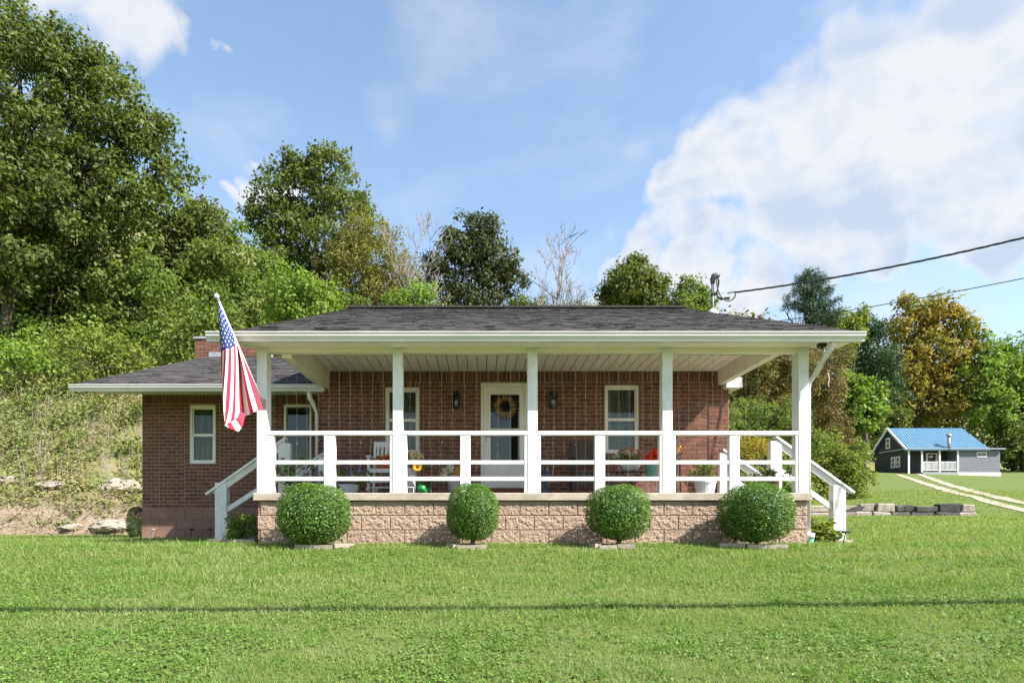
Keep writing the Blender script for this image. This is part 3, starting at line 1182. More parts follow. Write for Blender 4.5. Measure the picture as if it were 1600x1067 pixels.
ZE = 2.895
ZR, YR = Z_(482.5, 12.06), 12.06
RA, RB = (RX0, 8.38, ZE), (RX1, 8.38, ZE)
RC, RD = (X_(1066, YR), YR, ZR), (X_(549, YR), YR, ZR)
roof_plane([RA, RB, RC, RD], 'roof', house)
# back and side slopes (out of view from the front)
mb = MB()
BK0, BK1 = (WX0 - .25, 15.7, 2.9), (WX1 + .12, 15.7, 3.0)
ML, MR = (WX0 - .12, 10.0, 3.10), (WX1 + .06, 9.9, 3.12)
mb.add([RC, RD, BK0, BK1], [(0, 1, 2, 3)])
mb.add([RA, RD, BK0, ML], [(0, 3, 2, 1)])
mb.add([RB, RC, BK1, MR], [(0, 1, 2, 3)])
mb.build('rear_roof', M['shingle_base'], house)
mb = MB()
mb.beam(Vector(RD) + Vector((-.05, 0, .012)), Vector(RC) + Vector((.05, 0, .012)), .22, .035)
mb.build('ridge_cap', M['shingle_base'], house)
# small boxed eave returns at both ends of the porch wall
for a, b, t, bt in ((1130, 1155, 592, 608), (484, 506.5, 605, 614)):
    Yr = YW - .02
    mb = MB(); mb.box(X_(a, Yr), X_(b, Yr), Yr - .14, Yr + .02 if a > 900 else Yr - .02, Z_(bt, Yr), Z_(t, Yr), ch=.006)
    mb.build('eave_return', M['white_trim'], house)
mb = MB(); mb.box(WX1 + .004 + .002, X_(1155, YW) - .01, YW + .03, 15.6, 2.70, 2.86); mb.build('side_fascia', M['white_trim'], house)

# ---- downspout on the right corner post
mb = MB()
gx = X_(1300, 8.45)
p = [(gx, 8.42, 2.795), (gx, 8.43, 2.73), (gx - .05, 8.48, 2.63), (4.72, 8.84, 2.43), (4.665, 8.90, 2.34), (4.655, 8.90, 2.2), (4.655, 8.90, .16)]
mb.tube(p, [.04, .04, .04, .04, .036, .032, .032], 8)
mb.build('downspout', M['gutter'], house, smooth=True)
mb = MB()
gx = X_(486, YW)
p = [(gx, YW - .12, Z_(613, YW)), (gx, YW - .10, Z_(622, YW)), (X_(491, YW), YW - .07, Z_(632, YW)), (X_(495.5, YW), YW - .04, Z_(645, YW)), (X_(495.5, YW), YW - .03, .75)]
mb.tube(p, [.045, .045, .04, .028, .026], 8)
mb.build('downspout', M['gutter'], house, smooth=True)
mb = MB(); mb.box(X_(1278, 8.6), X_(1290, 8.6), 8.56, 8.64, SOFF - .055, SOFF - .001, ch=.005); mb.tube([(X_(1284, 8.6), 8.6, SOFF - .055), (X_(1284, 8.6), 8.6, SOFF - .085)], .012)
mb.build('sensor_box', M['black_metal'], house)

# ---- wing on the left
wing = empty_part('wing_wall', house)
GX0, GX1 = X_(222, YG), WX0 - .002
WW = (295, 336.5, 632, 724)
WD = (443.5, 487, 632, 790)
ww, wd = px_rect(WW, YG), px_rect(WD, YG)
gz1, gz0 = Z_(617, YG), Z_(793, YG)
gs = Z_(631, YG)
GL, GH = .169, .0700
wb = soldier(GX0, GX1, gs, gz1, .066)
j1 = X_(248.5, YG)
J2 = .085
rowsf = lambda a, b, c, d_, o=0: brick_rows(a, b, c, d_, GL, GH, o)
wb += rowsf(GX0, j1, gz0, gs)
wb += rowsf(j1, ww[0] - J2, gz0, gs, 1)
wb += rowsf(ww[0] - J2, ww[0], ww[2] - .07, gs)
wb += soldier(ww[0], ww[1], ww[3], gs, .066) if gs - ww[3] > .03 else []
wb += soldier(ww[0] - J2, ww[1] + J2, ww[2] - .07, ww[2] - .003, .066)
wb += rowsf(ww[0] - J2, ww[1] + J2, gz0, ww[2] - .07)
wb += rowsf(ww[1], ww[1] + J2, ww[2] - .07, gs)
wb += rowsf(ww[1] + J2, wd[0], gz0, gs, 1)
wb += rowsf(wd[1], GX1, gz0, gs)
mb = MB()
for b in wb: brick_mb(mb, b, YG)
mb.build('brick', M['brick'], wing, kind='stuff')
mb = MB()
wall_with_holes(mb, GX0, GX1, gz0 - .002, gz1 + .1, YG + .008, YG + .2, [hole(ww), (wd[0], wd[1], wd[2], wd[3])])
mb.box(GX0, GX0 + .2, YG + .2, 16.9, -.3, gz1 + .1)
mb.box(GX0 + .2, GX1, 16.7, 16.9, -.3, gz1 + .1)
mb.box(GX0 + .2, GX1, YG + .2, 16.7, gz1 - .05, gz1 + .1)
mb.build('mortar_wall', M['mortar'], wing)
mb = MB(); mb.box(GX0 + .008, GX1, YG + .004, YG + .2, -.3, gz0 - .003); mb.build('block_core', M['block_joint'], wing)
bwid, bhe = 27.1 * YG / F, (gz0 - Z_(844, YG)) / 3
for r in range(4):
    zt = gz0 - .004 - r * bhe
    x = GX0 - (bwid / 2 if r % 2 == 0 else 0)
    while x < GX1:
        a, b = max(x, GX0), min(x + bwid, GX1)
        if b - a > .03:
            w = round(b - a - .004, 3)
            key = ('w', w)
            if key not in brick_cache:
                q = MB(); q.box(-w / 2, w / 2, 0, .05, -(bhe - .004) / 2, (bhe - .004) / 2, ch=.003)
                brick_cache[key] = q.build('foundation_block', M['wing_block'], me_only=True)
            o = bpy.data.objects.new('foundation_block', brick_cache[key]); COL.objects.link(o); o.parent = wing
            o.location = Vector(((a + b) / 2, YG - .012 + random.uniform(-.002, .002), zt - bhe / 2)) - wloc(wing)
        x += bwid
window(ww, YG, house, 679.5, .05)
# wing side door
d = empty_part('door', house)
x0, x1, z0, z1 = wd
mb = MB()
mb.box(x0 + .003, x0 + .045, YG - .01, YG + .1, z0, z1 - .003, ch=.004); mb.box(x1 - .045, x1 - .003, YG - .01, YG + .1, z0, z1 - .003, ch=.004)
mb.box(x0 + .045, x1 - .045, YG - .01, YG + .1, z1 - .05, z1 - .003, ch=.004)
mb.build('frame', M['white_trim'], d)
mb = MB(); mb.box(x0 + .047, x1 - .047, YG + .05, YG + .09, z0, z1 - .052)
mb.build('door_leaf', pbr('dark_door', (.045, .05, .042), rough=.35), d)
mb = MB(); mb.box(x0 + .07, x1 - .07, YG + .03, YG + .034, z0 + .2, z1 - .08); mb.build('pane', M['door_glass'], d)
kz = Z_(686, YG)
mb = MB(); mb.ball((x1 - .08, YG - .02, kz), .03); mb.tube([(x1 - .08, YG + .05, kz), (x1 - .08, YG - .02, kz)], .012); mb.build('handle', M['brass'], d, smooth=True)

# wing roof
YE = 11.05
WE0 = (X_(112, YE), YE, Z_(601, YE)); WE1 = (WX0 - .05, YE, Z_(601, YE))
YRW = 14.02
WR0 = (X_(322, YRW), YRW, Z_(557.5, YRW)); WR1 = (WX0 - .05, YRW, Z_(557.5, YRW))
roof_plane([WE0, WE1, WR1, WR0], 'wing_roof', house)
mb = MB()
WM = (GX0 - .08, 12.9, 3.05); WB0 = (GX0 - .1, 17.3, 2.8); WB1 = (WX0, 17.3, 2.8)
mb.add([WE0, WR0, WB0, WM], [(0, 3, 2, 1)]); mb.add([WR0, WR1, WB1, WB0], [(0, 1, 2, 3)])
mb.build('wing_rear_roof', M['shingle_base'], house)
gutter(X_(106, YE - .08), X_(505, YE - .08), YE - .08, Z_(600, YE - .08), Z_(610, YE - .08), house)
mb = MB(); mb.prism([(YE + .055, Z_(609, YE)), (YG - .002, gz1 + .012), (YG - .002, gz1 + .03), (YE + .055, Z_(609, YE) + .018)], X_(112, YE), WX0 - .003); mb.build('wing_soffit', M['soffit'], house)
mb = MB(); mb.box(X_(112, YE), WX0 - .003, YE + .036, YE + .054, Z_(609, YE), Z_(603, YE)); mb.build('wing_fascia', M['white_trim'], house)

# chimney
ch = empty_part('chimney', house)
YC = 15.2
cx0, cx1 = X_(304, YC), X_(412, YC)
cz1 = Z_(526, YC)
cb = []
mb = MB()
for b in brick_rows(cx0, cx1, 3.4, cz1 - .06, .19, .0690): brick_mb(mb, b, YC, .06)
mb.build('brick', M['brick'], ch, kind='stuff')
mb = MB(); mb.box(cx0 + .003, cx1 - .003, YC + .008, YC + .7, 3.0, cz1 - .06); mb.build('chimney_core', M['mortar'], ch)
mb = MB(); mb.box(cx0 - .03, cx1 + .03, YC - .03, YC + .73, cz1 - .06, cz1 + .0, ch=.01); mb.build('chimney_cap', M['galv'], ch)
mb = MB(); mb.box(X_(329, 14.9), X_(347, 14.9), 14.8, 14.95, 3.9, Z_(552, 14.9)); mb.build('flashing', M['galv'], ch)


# ---- steps and handrails at the two ends of the porch
def side_steps(sgn, xe, name):
    st = empty_part(name, house)
    for i in range(3):
        a, b = xe + sgn * (.004 + i * .2), xe + sgn * (.2 + i * .2)
        mb = MB(); mb.box(a, b, 10.0, 10.85, -.1, FLOOR - (i + 1) * FLOOR / 4, ch=.006)
        mb.build('step', M['concrete'], st)


side_steps(1, FX1, 'side_steps')
side_steps(-1, FX0, 'side_steps')


def handrail(Y, top_px, newel_px, rail_a, rail_b, low_a, low_b, sgn, top_z=None):
    """top post (px0, px1, top y), newel (px0, px1, top y, bottom y) or None; rails between pixel points."""
    h = empty_part('handrail', house)
    p0, p1, ty = top_px
    mb = MB(); mb.box(X_(p0, Y), X_(p1, Y), Y, Y + .12, FLOOR + .001, Z_(ty, Y) - .02, ch=.005); mb.build('rail_post', M['white'], h)
    if newel_px:
        n0, n1, ty2 = newel_px
        xx = (X_(n0, Y) + X_(n1, Y)) / 2
        mb = MB(); mb.box(X_(n0, Y), X_(n1, Y), Y, Y + .14, g1(xx, Y) - .05, Z_(ty2, Y) - .02, ch=.005); mb.build('newel', M['white'], h)
    a, b = Vector(at(*rail_a, Y)), Vector(at(*rail_b, Y))
    a.y = b.y = Y + .06
    mb = MB(); mb.beam(a, b, .15, .035); mb.build('handrail_board', M['white'], h)
    mb = MB(); off = Vector((0, -.02, -.075)); mb.beam(a + off, b + off + Vector((-sgn * .12, 0, .085)), .04, .10); mb.build('rail_board', M['white'], h)
    if low_a:
        a, b = Vector(at(*low_a, Y)), Vector(at(*low_b, Y))
        a.y = b.y = Y + .05
        mb = MB(); mb.beam(a, b, .04, .075); mb.build('lower_rail', M['white'], h)
    return h


handrail(9.9, (1204, 1222, 687), (1302, 1322, 756), (1213, 682), (1335, 769), (1215, 730), (1304, 794), 1)
handrail(9.9, (434.5, 453, 690), (335.5, 354, 752), (446, 684), (321.5, 772), (445, 737), (352, 797), -1)
handrail(10.92, (1124.5, 1138, 706), None, (1130, 702), (1190, 741), (1138, 742), (1196, 782), 1)
handrail(10.92, (497, 508, 711), None, (505, 708), (446, 748), None, None, -1)


# ------------------------------------------------------------------ lanterns, wreath, string lights
def lantern(px, py, label):
    Y = YW - .10
    x, _, z = at(px, py, Y)
    t = thing('wall_lantern', label, 'lantern', (x, YW, z), 'wall lanterns beside the door')
    k = 1.0
    mb = MB(); mb.box(x - .05, x + .05, YW - .02, YW - .004, z - .04, z + .13, ch=.004); mb.tube([(x, YW - .02, z + .09), (x, Y - .02, z + .15), (x, Y, z + .13)], .008)
    mb.build('bracket', M['black_metal'], t)
    mb = MB(); mb.lathe((x, Y, z), [(.085, .055), (.07, .075), (.03, .13), (.014, .135), (.012, .155), (.001, .16)], 6); mb.build('cap', M['black_metal'], t)
    mb = MB()
    for i in range(6):
        a = PI / 6 + i * PI / 3
        mb.tube([(x + .062 * math.cos(a), Y + .062 * math.sin(a), z - .13), (x + .072 * math.cos(a), Y + .072 * math.sin(a), z + .055)], .006, 4)
    mb.lathe((x, Y, z), [(.066, -.145), (.066, -.13)], 6); mb.lathe((x, Y, z), [(.02, -.17), (.03, -.145)], 6)
    mb.build('cage', M['black_metal'], t)
    mb = MB(); mb.lathe((x, Y, z), [(.058, -.128), (.066, .052)], 6); mb.build('pane', M['glass'], t)
    mb = MB(); mb.ball((x, Y, z - .05), (.026, .026, .038)); mb.build('bulb', pbr('frosted_bulb', (.75, .72, .66), rough=.3), t, smooth=True)


lantern(713, 624, 'black wall lantern between the left window and the white front door')
lantern(864.5, 623, 'black wall lantern on the brick to the right of the front door')

# wreath of dried grass on the door
wx, _, wz = at(789, 636, YW)
wy = YW - .02
V = []
for i in range(230):
    a = RNG.uniform(0, 2 * PI)
    r0 = RNG.uniform(.085, .125)
    ln = RNG.uniform(.06, .15)
    da = .70 + RNG.normal() * .3
    p = np.array([wx + r0 * math.cos(a), wy + RNG.uniform(-.04, .01), wz + r0 * math.sin(a)])
    d_ = np.array([math.cos(a + da), RNG.normal() * .25, math.sin(a + da)])
    s_ = np.array([-d_[2], 0, d_[0]]) * .0026
    q = p + d_ * ln
    V += [p - s_, p + d_ * ln * .6 - s_ * 1.4, q, p + d_ * ln * .6 + s_ * 1.4]
wr = np_mesh('wreath', np.array(V), 4, leafmat('dried_grass', [(.45, .29, .12), (.30, .16, .06), (.36, .26, .10), (.50, .36, .18)], .15, .7, .2, patch=.1),
             label='round wreath of dried golden grass hanging on the front door', cat='wreath')
# string lights: one curtain of strands in each bay
wire_m = pbr('light_wire', (.34, .34, .32), rough=.4)
bulb_m = pbr('clear_bulb', (.6, .6, .57), rough=.3, spec=.4)
bay_names = ['curtain of thin string lights in the leftmost porch bay beside the flag', 'curtain of thin string lights in the porch bay before the left window and wreath door',
             'curtain of thin string lights in the porch bay in front of the right window', 'curtain of thin string lights in the rightmost porch bay by the sunlit brick']
for bi, (a, b) in enumerate(((427, 608), (640, 818), (850, 1022), (1060, 1190))):
    YS = YP + .20
    t = thing('string_lights', bay_names[bi], 'string lights', (X_((a + b) / 2, YS), YS, BEAM_B), 'curtain string lights hung across the porch')
    px = a
    mb = MB(); mb.tube([(X_(a - 2, YS), YS, BEAM_B + .004), (X_(b + 2, YS), YS, BEAM_B + .004)], .004, 4); mb.build('header_wire', wire_m, t)
    while px <= b:
        x = X_(px + random.uniform(-2, 2), YS)
        zb_ = FLOOR + (random.uniform(.0, .12) if random.random() < .6 else random.uniform(.1, .5))
        mb = MB()
        path = []
        n = 9
        for i in range(n + 1):
            f = i / n
            sway = (f ** 2) * random.uniform(-.02, .02) + (.05 * math.sin(px) * f ** 6)
            path.append((x + sway, YS + random.uniform(-.006, .006), BEAM_B + .002 - f * (BEAM_B - zb_)))
        mb.tube(path, .0019, 3, 0, False)
        z = BEAM_B - random.uniform(.1, .3)
        while z > zb_ + .03:
            f = (BEAM_B - z) / (BEAM_B - zb_)
            i = min(n - 1, int(f * n)); tt = f * n - i
            q = Vector(path[i]).lerp(Vector(path[i + 1]), tt)
            s_ = random.choice((-1, 1))
            mb.ball((q.x + s_ * .008, q.y - .004, q.z), (.0062, .0045, .004), 4, 1)
            z -= random.uniform(.14, .26)
        mb.build('strand', [wire_m, bulb_m], t)
        px += random.uniform(15.5, 20)


# ------------------------------------------------------------------ flag
def build_flag():
    A = Vector(at(338.5, 463, 7.85))            # pole tip
    Bq = Vector(at(411, 629, YP - .03))        # bracket on the post
    t = thing('flag_and_pole', 'United States flag hanging from an angled pole on the left corner post', 'flag', Bq)
    mb = MB(); mb.tube([Bq + (Bq - A).normalized() * .05, A.lerp(Bq, .03)], .0125, 10); mb.build('pole', M['white_trim'], t, smooth=True)
    mb = MB(); mb.ball(A, .034, 12); mb.tube([A, A.lerp(Bq, .04)], .017, 8); mb.build('finial', pbr('finial', (.72, .72, .73), rough=.3, metal=.3), t, smooth=True)
    mb = MB(); mb.box(Bq.x - .035, Bq.x + .035, YP - .012, YP - .001, Bq.z - .07, Bq.z + .05, ch=.003)
    mb.tube([Bq + (Bq - A).normalized() * .055, Bq + (A - Bq).normalized() * .09], .02, 8)
    mb.build('bracket', M['galv'], t)
    red = pbr('flag_red', (.48, .022, .055), (.42, .018, .045), rough=.75, scale=3)
    whi = pbr('flag_white', (.80, .78, .76), (.74, .72, .70), rough=.75, scale=3)
    blu = pbr('flag_blue', (.018, .04, .19), (.014, .03, .15), rough=.75, scale=3)
    # rows of the hanging cloth across the stripes (v: 0 = bottom stripe, 1 = canton edge) at four places along the fly
    rows = [(0.0, [(0, 357.5, 507, 8.12), (.3, 357, 506, 8.11), (.46, 356.5, 505, 8.07), (1, 340.5, 470, 7.88)]),
            (0.4, [(0, 377, 553, 8.31), (.15, 374.5, 549, 8.22), (.30, 372, 545, 8.29), (.46, 368.5, 540, 8.14), (.72, 356, 545, 8.03), (.9, 347.5, 548, 8.02), (1, 344.5, 547, 8.06)]),
            (0.8, [(0, 401, 612, 8.44), (.154, 390, 617, 8.33), (.31, 379, 621, 8.41), (.46, 369, 625, 8.27), (.62, 358, 629, 8.19), (.75, 349.5, 632, 8.14), (.86, 347.5, 628, 8.18), (1, 352, 616, 8.26)]),
            (1.0, [(0, 411, 638, 8.47), (.077, 404, 642, 8.40), (.154, 397, 644, 8.35), (.23, 390, 647, 8.40), (.31, 382, 650, 8.45), (.385, 375, 652, 8.38), (.46, 367, 655, 8.30), (.54, 359, 659, 8.24), (.62, 352.5, 661, 8.19),
                   (.70, 351, 664, 8.23), (.78, 358, 669, 8.27), (.88, 372, 674, 8.31), (.95, 380, 665, 8.36), (1, 384, 648, 8.42)])]

    def row_at(tbl, v):
        for p0, p1 in zip(tbl[:-1], tbl[1:]):
            if v <= p1[0] + 1e-9:
                k = (v - p0[0]) / (p1[0] - p0[0])
                k = k * .6 + .4 * (k * k * (3 - 2 * k))
                return Vector(at(*[p0[i] + (p1[i] - p0[i]) * k for i in (1, 2, 3)]))
        return Vector(at(*tbl[-1][1:]))

    nu, nv = 40, 78

    def surf(u, v):
        pts = [(r[0], row_at(r[1], v)) for r in rows]
        for i in range(len(pts) - 1):
            if u <= pts[i + 1][0] + 1e-9:
                break
        (u0, p0), (u1, p1) = pts[i], pts[i + 1]
        k = (u - u0) / (u1 - u0)
        m0 = (p1 - (pts[i - 1][1] if i > 0 else p0)) * .5
        m1 = ((pts[i + 2][1] if i + 2 < len(pts) else p1) - p0) * .5
        h = k * k * (3 - 2 * k)
        p = p0 * (1 - h) + p1 * h + m0 * (k ** 3 - 2 * k * k + k) + m1 * (k ** 3 - k * k)
        p.y += .022 * math.sin(v * 21 + u * 2.5) * (.25 + .75 * u)
        return p
    mb = MB()
    for j in range(nv + 1):
        for i in range(nu + 1):
            mb.v.append(tuple(surf(i / nu, j / nv)))
    for j in range(nv):
        for i in range(nu):
            a = j * (nu + 1) + i
            u, v = (i + .5) / nu, (j + .5) / nv
            s_ = int(v * 13)
            mat = (0 if s_ % 2 == 0 else 1)
            if u < .4 and v > 6 / 13: mat = 2
            mb.f.append((a, a + 1, a + nu + 2, a + nu + 1)); mb.m.append(mat)
    fl = mb.build('flag_cloth', [red, whi, blu], t, smooth=True)
    st = MB()
    for r in range(9):
        for c in range(11):
            if (r + c) % 2: continue
            u = .4 * (c + 1) / 12
            v = 1 - (7 / 13) * (r + 1) / 10
            ctr = surf(u, v)
            n = (surf(u + .01, v) - ctr).cross(surf(u, v - .01) - ctr).normalized()
            if n.y > 0: n = -n
            pts = []
            for k in range(10):
                a = PI / 2 + k * PI / 5
                rr = .022 if k % 2 == 0 else .009
                pts.append(surf(min(.399, max(.001, u - math.sin(a) * 0 + math.cos(a) * rr / 1.52)), min(.999, v + math.sin(a) * rr / .91)) + n * .005)
            st.add([ctr + n * .006] + pts, [(0, 1 + k, 1 + (k + 1) % 10) for k in range(10)])
    st.build('star', whi, fl, kind='stuff')


build_flag()


# ------------------------------------------------------------------ leaf cloud builder
def leaf_cloud(centres, radii, per, size, up=.5, outw=.6, aspect=.55, flat=.8, jit=.35, origin=None, rng=RNG):
    """Kite shaped leaves round clump centres -> (n*4, 3) vertices."""
    C = np.repeat(np.asarray(centres), per, axis=0)
    R = np.repeat(np.asarray(radii), per)[:, None]
    n = len(C)
    D = rng.normal(size=(n, 3))
    D /= np.linalg.norm(D, axis=1, keepdims=True) + 1e-9
    rad = rng.uniform(0.15, 1, size=(n, 1)) ** .5
    off = D * rad * R
    off[:, 2] *= flat
    P = C + off
    nor = D * outw + rng.normal(size=(n, 3)) * .55
    nor[:, 2] += up
    nor /= np.linalg.norm(nor, axis=1, keepdims=True) + 1e-9
    t = rng.normal(size=(n, 3))
    t[:, 2] -= .4
    t -= nor * (t * nor).sum(1, keepdims=True)
    t /= np.linalg.norm(t, axis=1, keepdims=True) + 1e-9
    b = np.cross(nor, t)
    s = size * rng.uniform(1 - jit, 1 + jit, size=(n, 1))
    w = s * aspect * .5
    V = np.empty((n, 4, 3))
    V[:, 0] = P
    V[:, 1] = P + t * s * .45 + b * w + nor * s * .08
    V[:, 2] = P + t * s
    V[:, 3] = P + t * s * .45 - b * w + nor * s * .08
    return V.reshape(-1, 3)


def crown_clumps(blobs, dens, rng=RNG, clump=.5, depth=1.0):
    """blobs: (centre, radius); clumps spread through each, more of them near its outside."""
    Cs, Rs = [], []
    for c, r in blobs:
        k = max(3, int(dens * (r / clump) ** 2))
        d = rng.normal(size=(k, 3)); d /= np.linalg.norm(d, axis=1, keepdims=True)
        q = rng.uniform(.05, 1, size=(k, 1)) ** .42
        p = np.asarray(c) + d * q * r * np.array([1, depth, .95])
        Cs.append(p); Rs.append(rng.uniform(.55, 1.25, size=k) * clump)
    return np.concatenate(Cs), np.concatenate(Rs)


def limb_path(a, b, wob, n=5):
    a, b = Vector(a), Vector(b)
    out = []
    L_ = (b - a).length
    for i in range(n + 1):
        f = i / n
        p = a.lerp(b, f)
        k = math.sin(PI * f) * wob * L_
        out.append(p + Vector((random.uniform(-1, 1) * k, random.uniform(-1, 1) * k, abs(random.uniform(0, 1)) * k * .6)))
    return out


def tree(name, label, Y, blobs_px, leaf, size=.22, dens=3.0, per=34, clump=.5, bark='bark', trunk_px=None, trunk_r=.16, group=None, aspect=.6, up=.5, cat='tree', limbs=True, depth=1.0, base_y=None):
    if sum(b[0] for b in blobs_px) / len(blobs_px) < 600 and 18 < Y < 31 and cat == 'tree':
        k = (Y + 7.5) / Y          # the wooded hill on the left starts well behind the house
        Y, size, clump, trunk_r = Y * k, size * k, clump * k, trunk_r * k
    blobs = []
    for px, py, r in blobs_px:
        yy = Y + RNG.uniform(-.25, .25) * r * Y / F
        blobs.append((np.array(at(px, py, yy)), r * yy / F))
    w = np.array([b[1] ** 2 for b in blobs])
    cx = float((np.array([b[0][0] for b in blobs]) * w).sum() / w.sum()) if trunk_px is None else X_(trunk_px, Y)
    by = Y if base_y is None else base_y
    gz_ = g1(cx, by)
    size, per = size * .80, int(per * 1.35)
    t = thing(name, label, cat, (cx, by, gz_), group)
    C, R = crown_clumps(blobs, dens * 1.75, clump=clump * .92, depth=depth)
    keep = C[:, 2] > ground(C[:, 0], C[:, 1]) + .05
    C, R = C[keep], R[keep]
    np_mesh('crown', leaf_cloud(C, R, per, size, aspect=aspect, up=up), 4, LEAF[leaf], t)
    mb = MB()
    top = max(blobs, key=lambda b: b[0][2])
    mid = Vector((cx, by, gz_ - .2)).lerp(Vector(top[0]), .8)
    tp = limb_path((cx, by, gz_ - .2), mid, .03, 7)
    mb.tube(tp, [trunk_r * (1 - .75 * i / 7) for i in range(8)], 8)
    if limbs:
        for c, r in blobs:
            f = random.uniform(.35, .75)
            s_ = tp[int(f * 7)]
            e = Vector(c) + Vector((random.uniform(-.2, .2), random.uniform(-.3, .3), random.uniform(-.1, .3))) * r
            mb.tube(limb_path(s_, e, .06, 4), [trunk_r * .42 * (1 - .8 * i / 4) for i in range(5)], 5, cap=False)
            for _ in range(3):
                d_ = Vector((random.gauss(0, 1), random.gauss(0, 1), random.gauss(.2, 1))).normalized() * r * .85
                mb.tube(limb_path(e.lerp(s_, .35), Vector(c) + d_, .08, 3), [trunk_r * .2, trunk_r * .13, trunk_r * .09, trunk_r * .04], 4, cap=False)
    mb.build('trunk', M[bark], t, smooth=True)
    return t


def bare_tree(name, label, Y, root_px, top_px, spread, seed, twigs=9, r=.09, cat='tree'):
    rnd = random.Random(seed)
    b = at(*root_px, Y)
    gz_ = g1(b[0], Y)
    t = thing(name, label, cat, (b[0], Y, gz_))
    mb = MB(); tw = MB()
    base, tip = Vector((b[0], Y, gz_ - .2)), Vector(at(*top_px, Y))

    def grow(m, a, d, ln, rad, lev):
        path = [a]
        dd = d.normalized()
        for i in range(4):
            dd = (dd + Vector((rnd.gauss(0, .13), rnd.gauss(0, .13), rnd.gauss(.06, .1)))).normalized()
            path.append(path[-1] + dd * ln / 4)
        m.tube(path, [rad * (1 - .16 * i) for i in range(5)], 5 if lev < 2 else 3, cap=False)
        if lev < 4:
            for k in range(3 if lev < 3 else 2):
                i = rnd.randint(2, 4)
                nd = (dd + Vector((rnd.gauss(0, .55) * spread, rnd.gauss(0, .5) * spread, rnd.gauss(.15, .3)))).normalized()
                grow(tw if lev >= 1 else m, path[i], nd, ln * rnd.uniform(.5, .75), max(.014, rad * .58), lev + 1)
    L_ = (tip - base).length
    trunkp = limb_path(base, base.lerp(tip, .80), .02, 5)
    mb.tube(trunkp, [r * (1 - .1 * i) for i in range(6)], 7)
    for k in range(twigs):
        i = rnd.randint(3, 5)
        grow(mb, trunkp[i], (tip - base).normalized() + Vector((rnd.gauss(0, .5) * spread, rnd.gauss(0, .4) * spread, rnd.uniform(-.1, .3))), L_ * rnd.uniform(.13, .19), r * .45, 0)
    mb.build('trunk', M['bark_grey'], t, smooth=True)
    tw.build('twig', M['bark_grey'], t, kind='stuff')


# ------------------------------------------------------------------ trees
G_L = 'trees on the wooded hillside at the left'
tree('broadleaf_tree', 'huge dark green tree filling the upper left corner above the slope', 21.5,
     [(-70, 120, 110), (50, 105, 85), (130, 135, 75), (25, 60, 50), (105, 85, 40), (185, 180, 55), (150, 230, 75), (225, 245, 58), (262, 275, 34), (50, 250, 110), (120, 320, 90), (200, 310, 55), (-60, 300, 130), (40, 390, 95), (240, 195, 32), (165, 120, 30)],
     'dark', .19, 2.6, 46, .5, trunk_px=12, trunk_r=.24)
tree('broadleaf_tree', 'tall dark tree with silvery sheen rising behind the ochre tree', 30,
     [(470, 300, 62), (520, 285, 50), (430, 330, 48), (545, 330, 42), (490, 380, 70), (405, 345, 28), (450, 268, 34), (500, 255, 28), (550, 390, 40), (440, 400, 50)],
     'dark', .22, 2.6, 42, .55, trunk_px=490, trunk_r=.22)
tree('ochre_tree', 'yellow brown tree in autumn leaf in front of the tall dark tree', 26,
     [(580, 400, 58), (560, 360, 36), (610, 440, 50), (545, 440, 48), (590, 470, 45), (630, 430, 32), (540, 400, 30)],
     'ochre', .15, 3.2, 40, .42, bark='bark_grey', trunk_px=565, trunk_r=.1, aspect=.5)
tree('broadleaf_tree', 'rounded dark tree standing alone against sky above the roof centre', 34,
     [(740, 385, 48), (715, 415, 44), (775, 400, 38), (700, 385, 24), (735, 352, 28), (765, 355, 24), (790, 440, 32), (690, 455, 36), (745, 455, 52), (682, 415, 22), (800, 420, 18), (735, 490, 50)],
     'dark2', .23, 2.4, 40, .52, trunk_px=745, trunk_r=.2)
tree('maple_tree', 'round olive green tree with dense crown above the roof ridge', 38,
     [(985, 450, 44), (955, 465, 26), (1015, 445, 28), (990, 420, 24), (1020, 470, 24), (975, 485, 36), (1005, 490, 34)],
     'olive', .26, 3.6, 36, .5, trunk_px=988, trunk_r=.16)
tree('young_tree', 'light green feathery tree just left of the service mast', 36,
     [(1075, 460, 28), (1062, 475, 24), (1095, 470, 24), (1080, 490, 36), (1105, 482, 18), (1070, 445, 13)],
     'mid', .2, 2.8, 30, .42, trunk_px=1078, trunk_r=.1)
bare_tree('dead_tree', 'leafless grey tree between the dark round tree and olive tree', 33, (866, 490), (872, 402), .9, 3, 16)
bare_tree('dead_tree', 'leafless tree with thin branches behind the ochre tree', 29, (652, 480), (645, 365), .8, 8, 9)
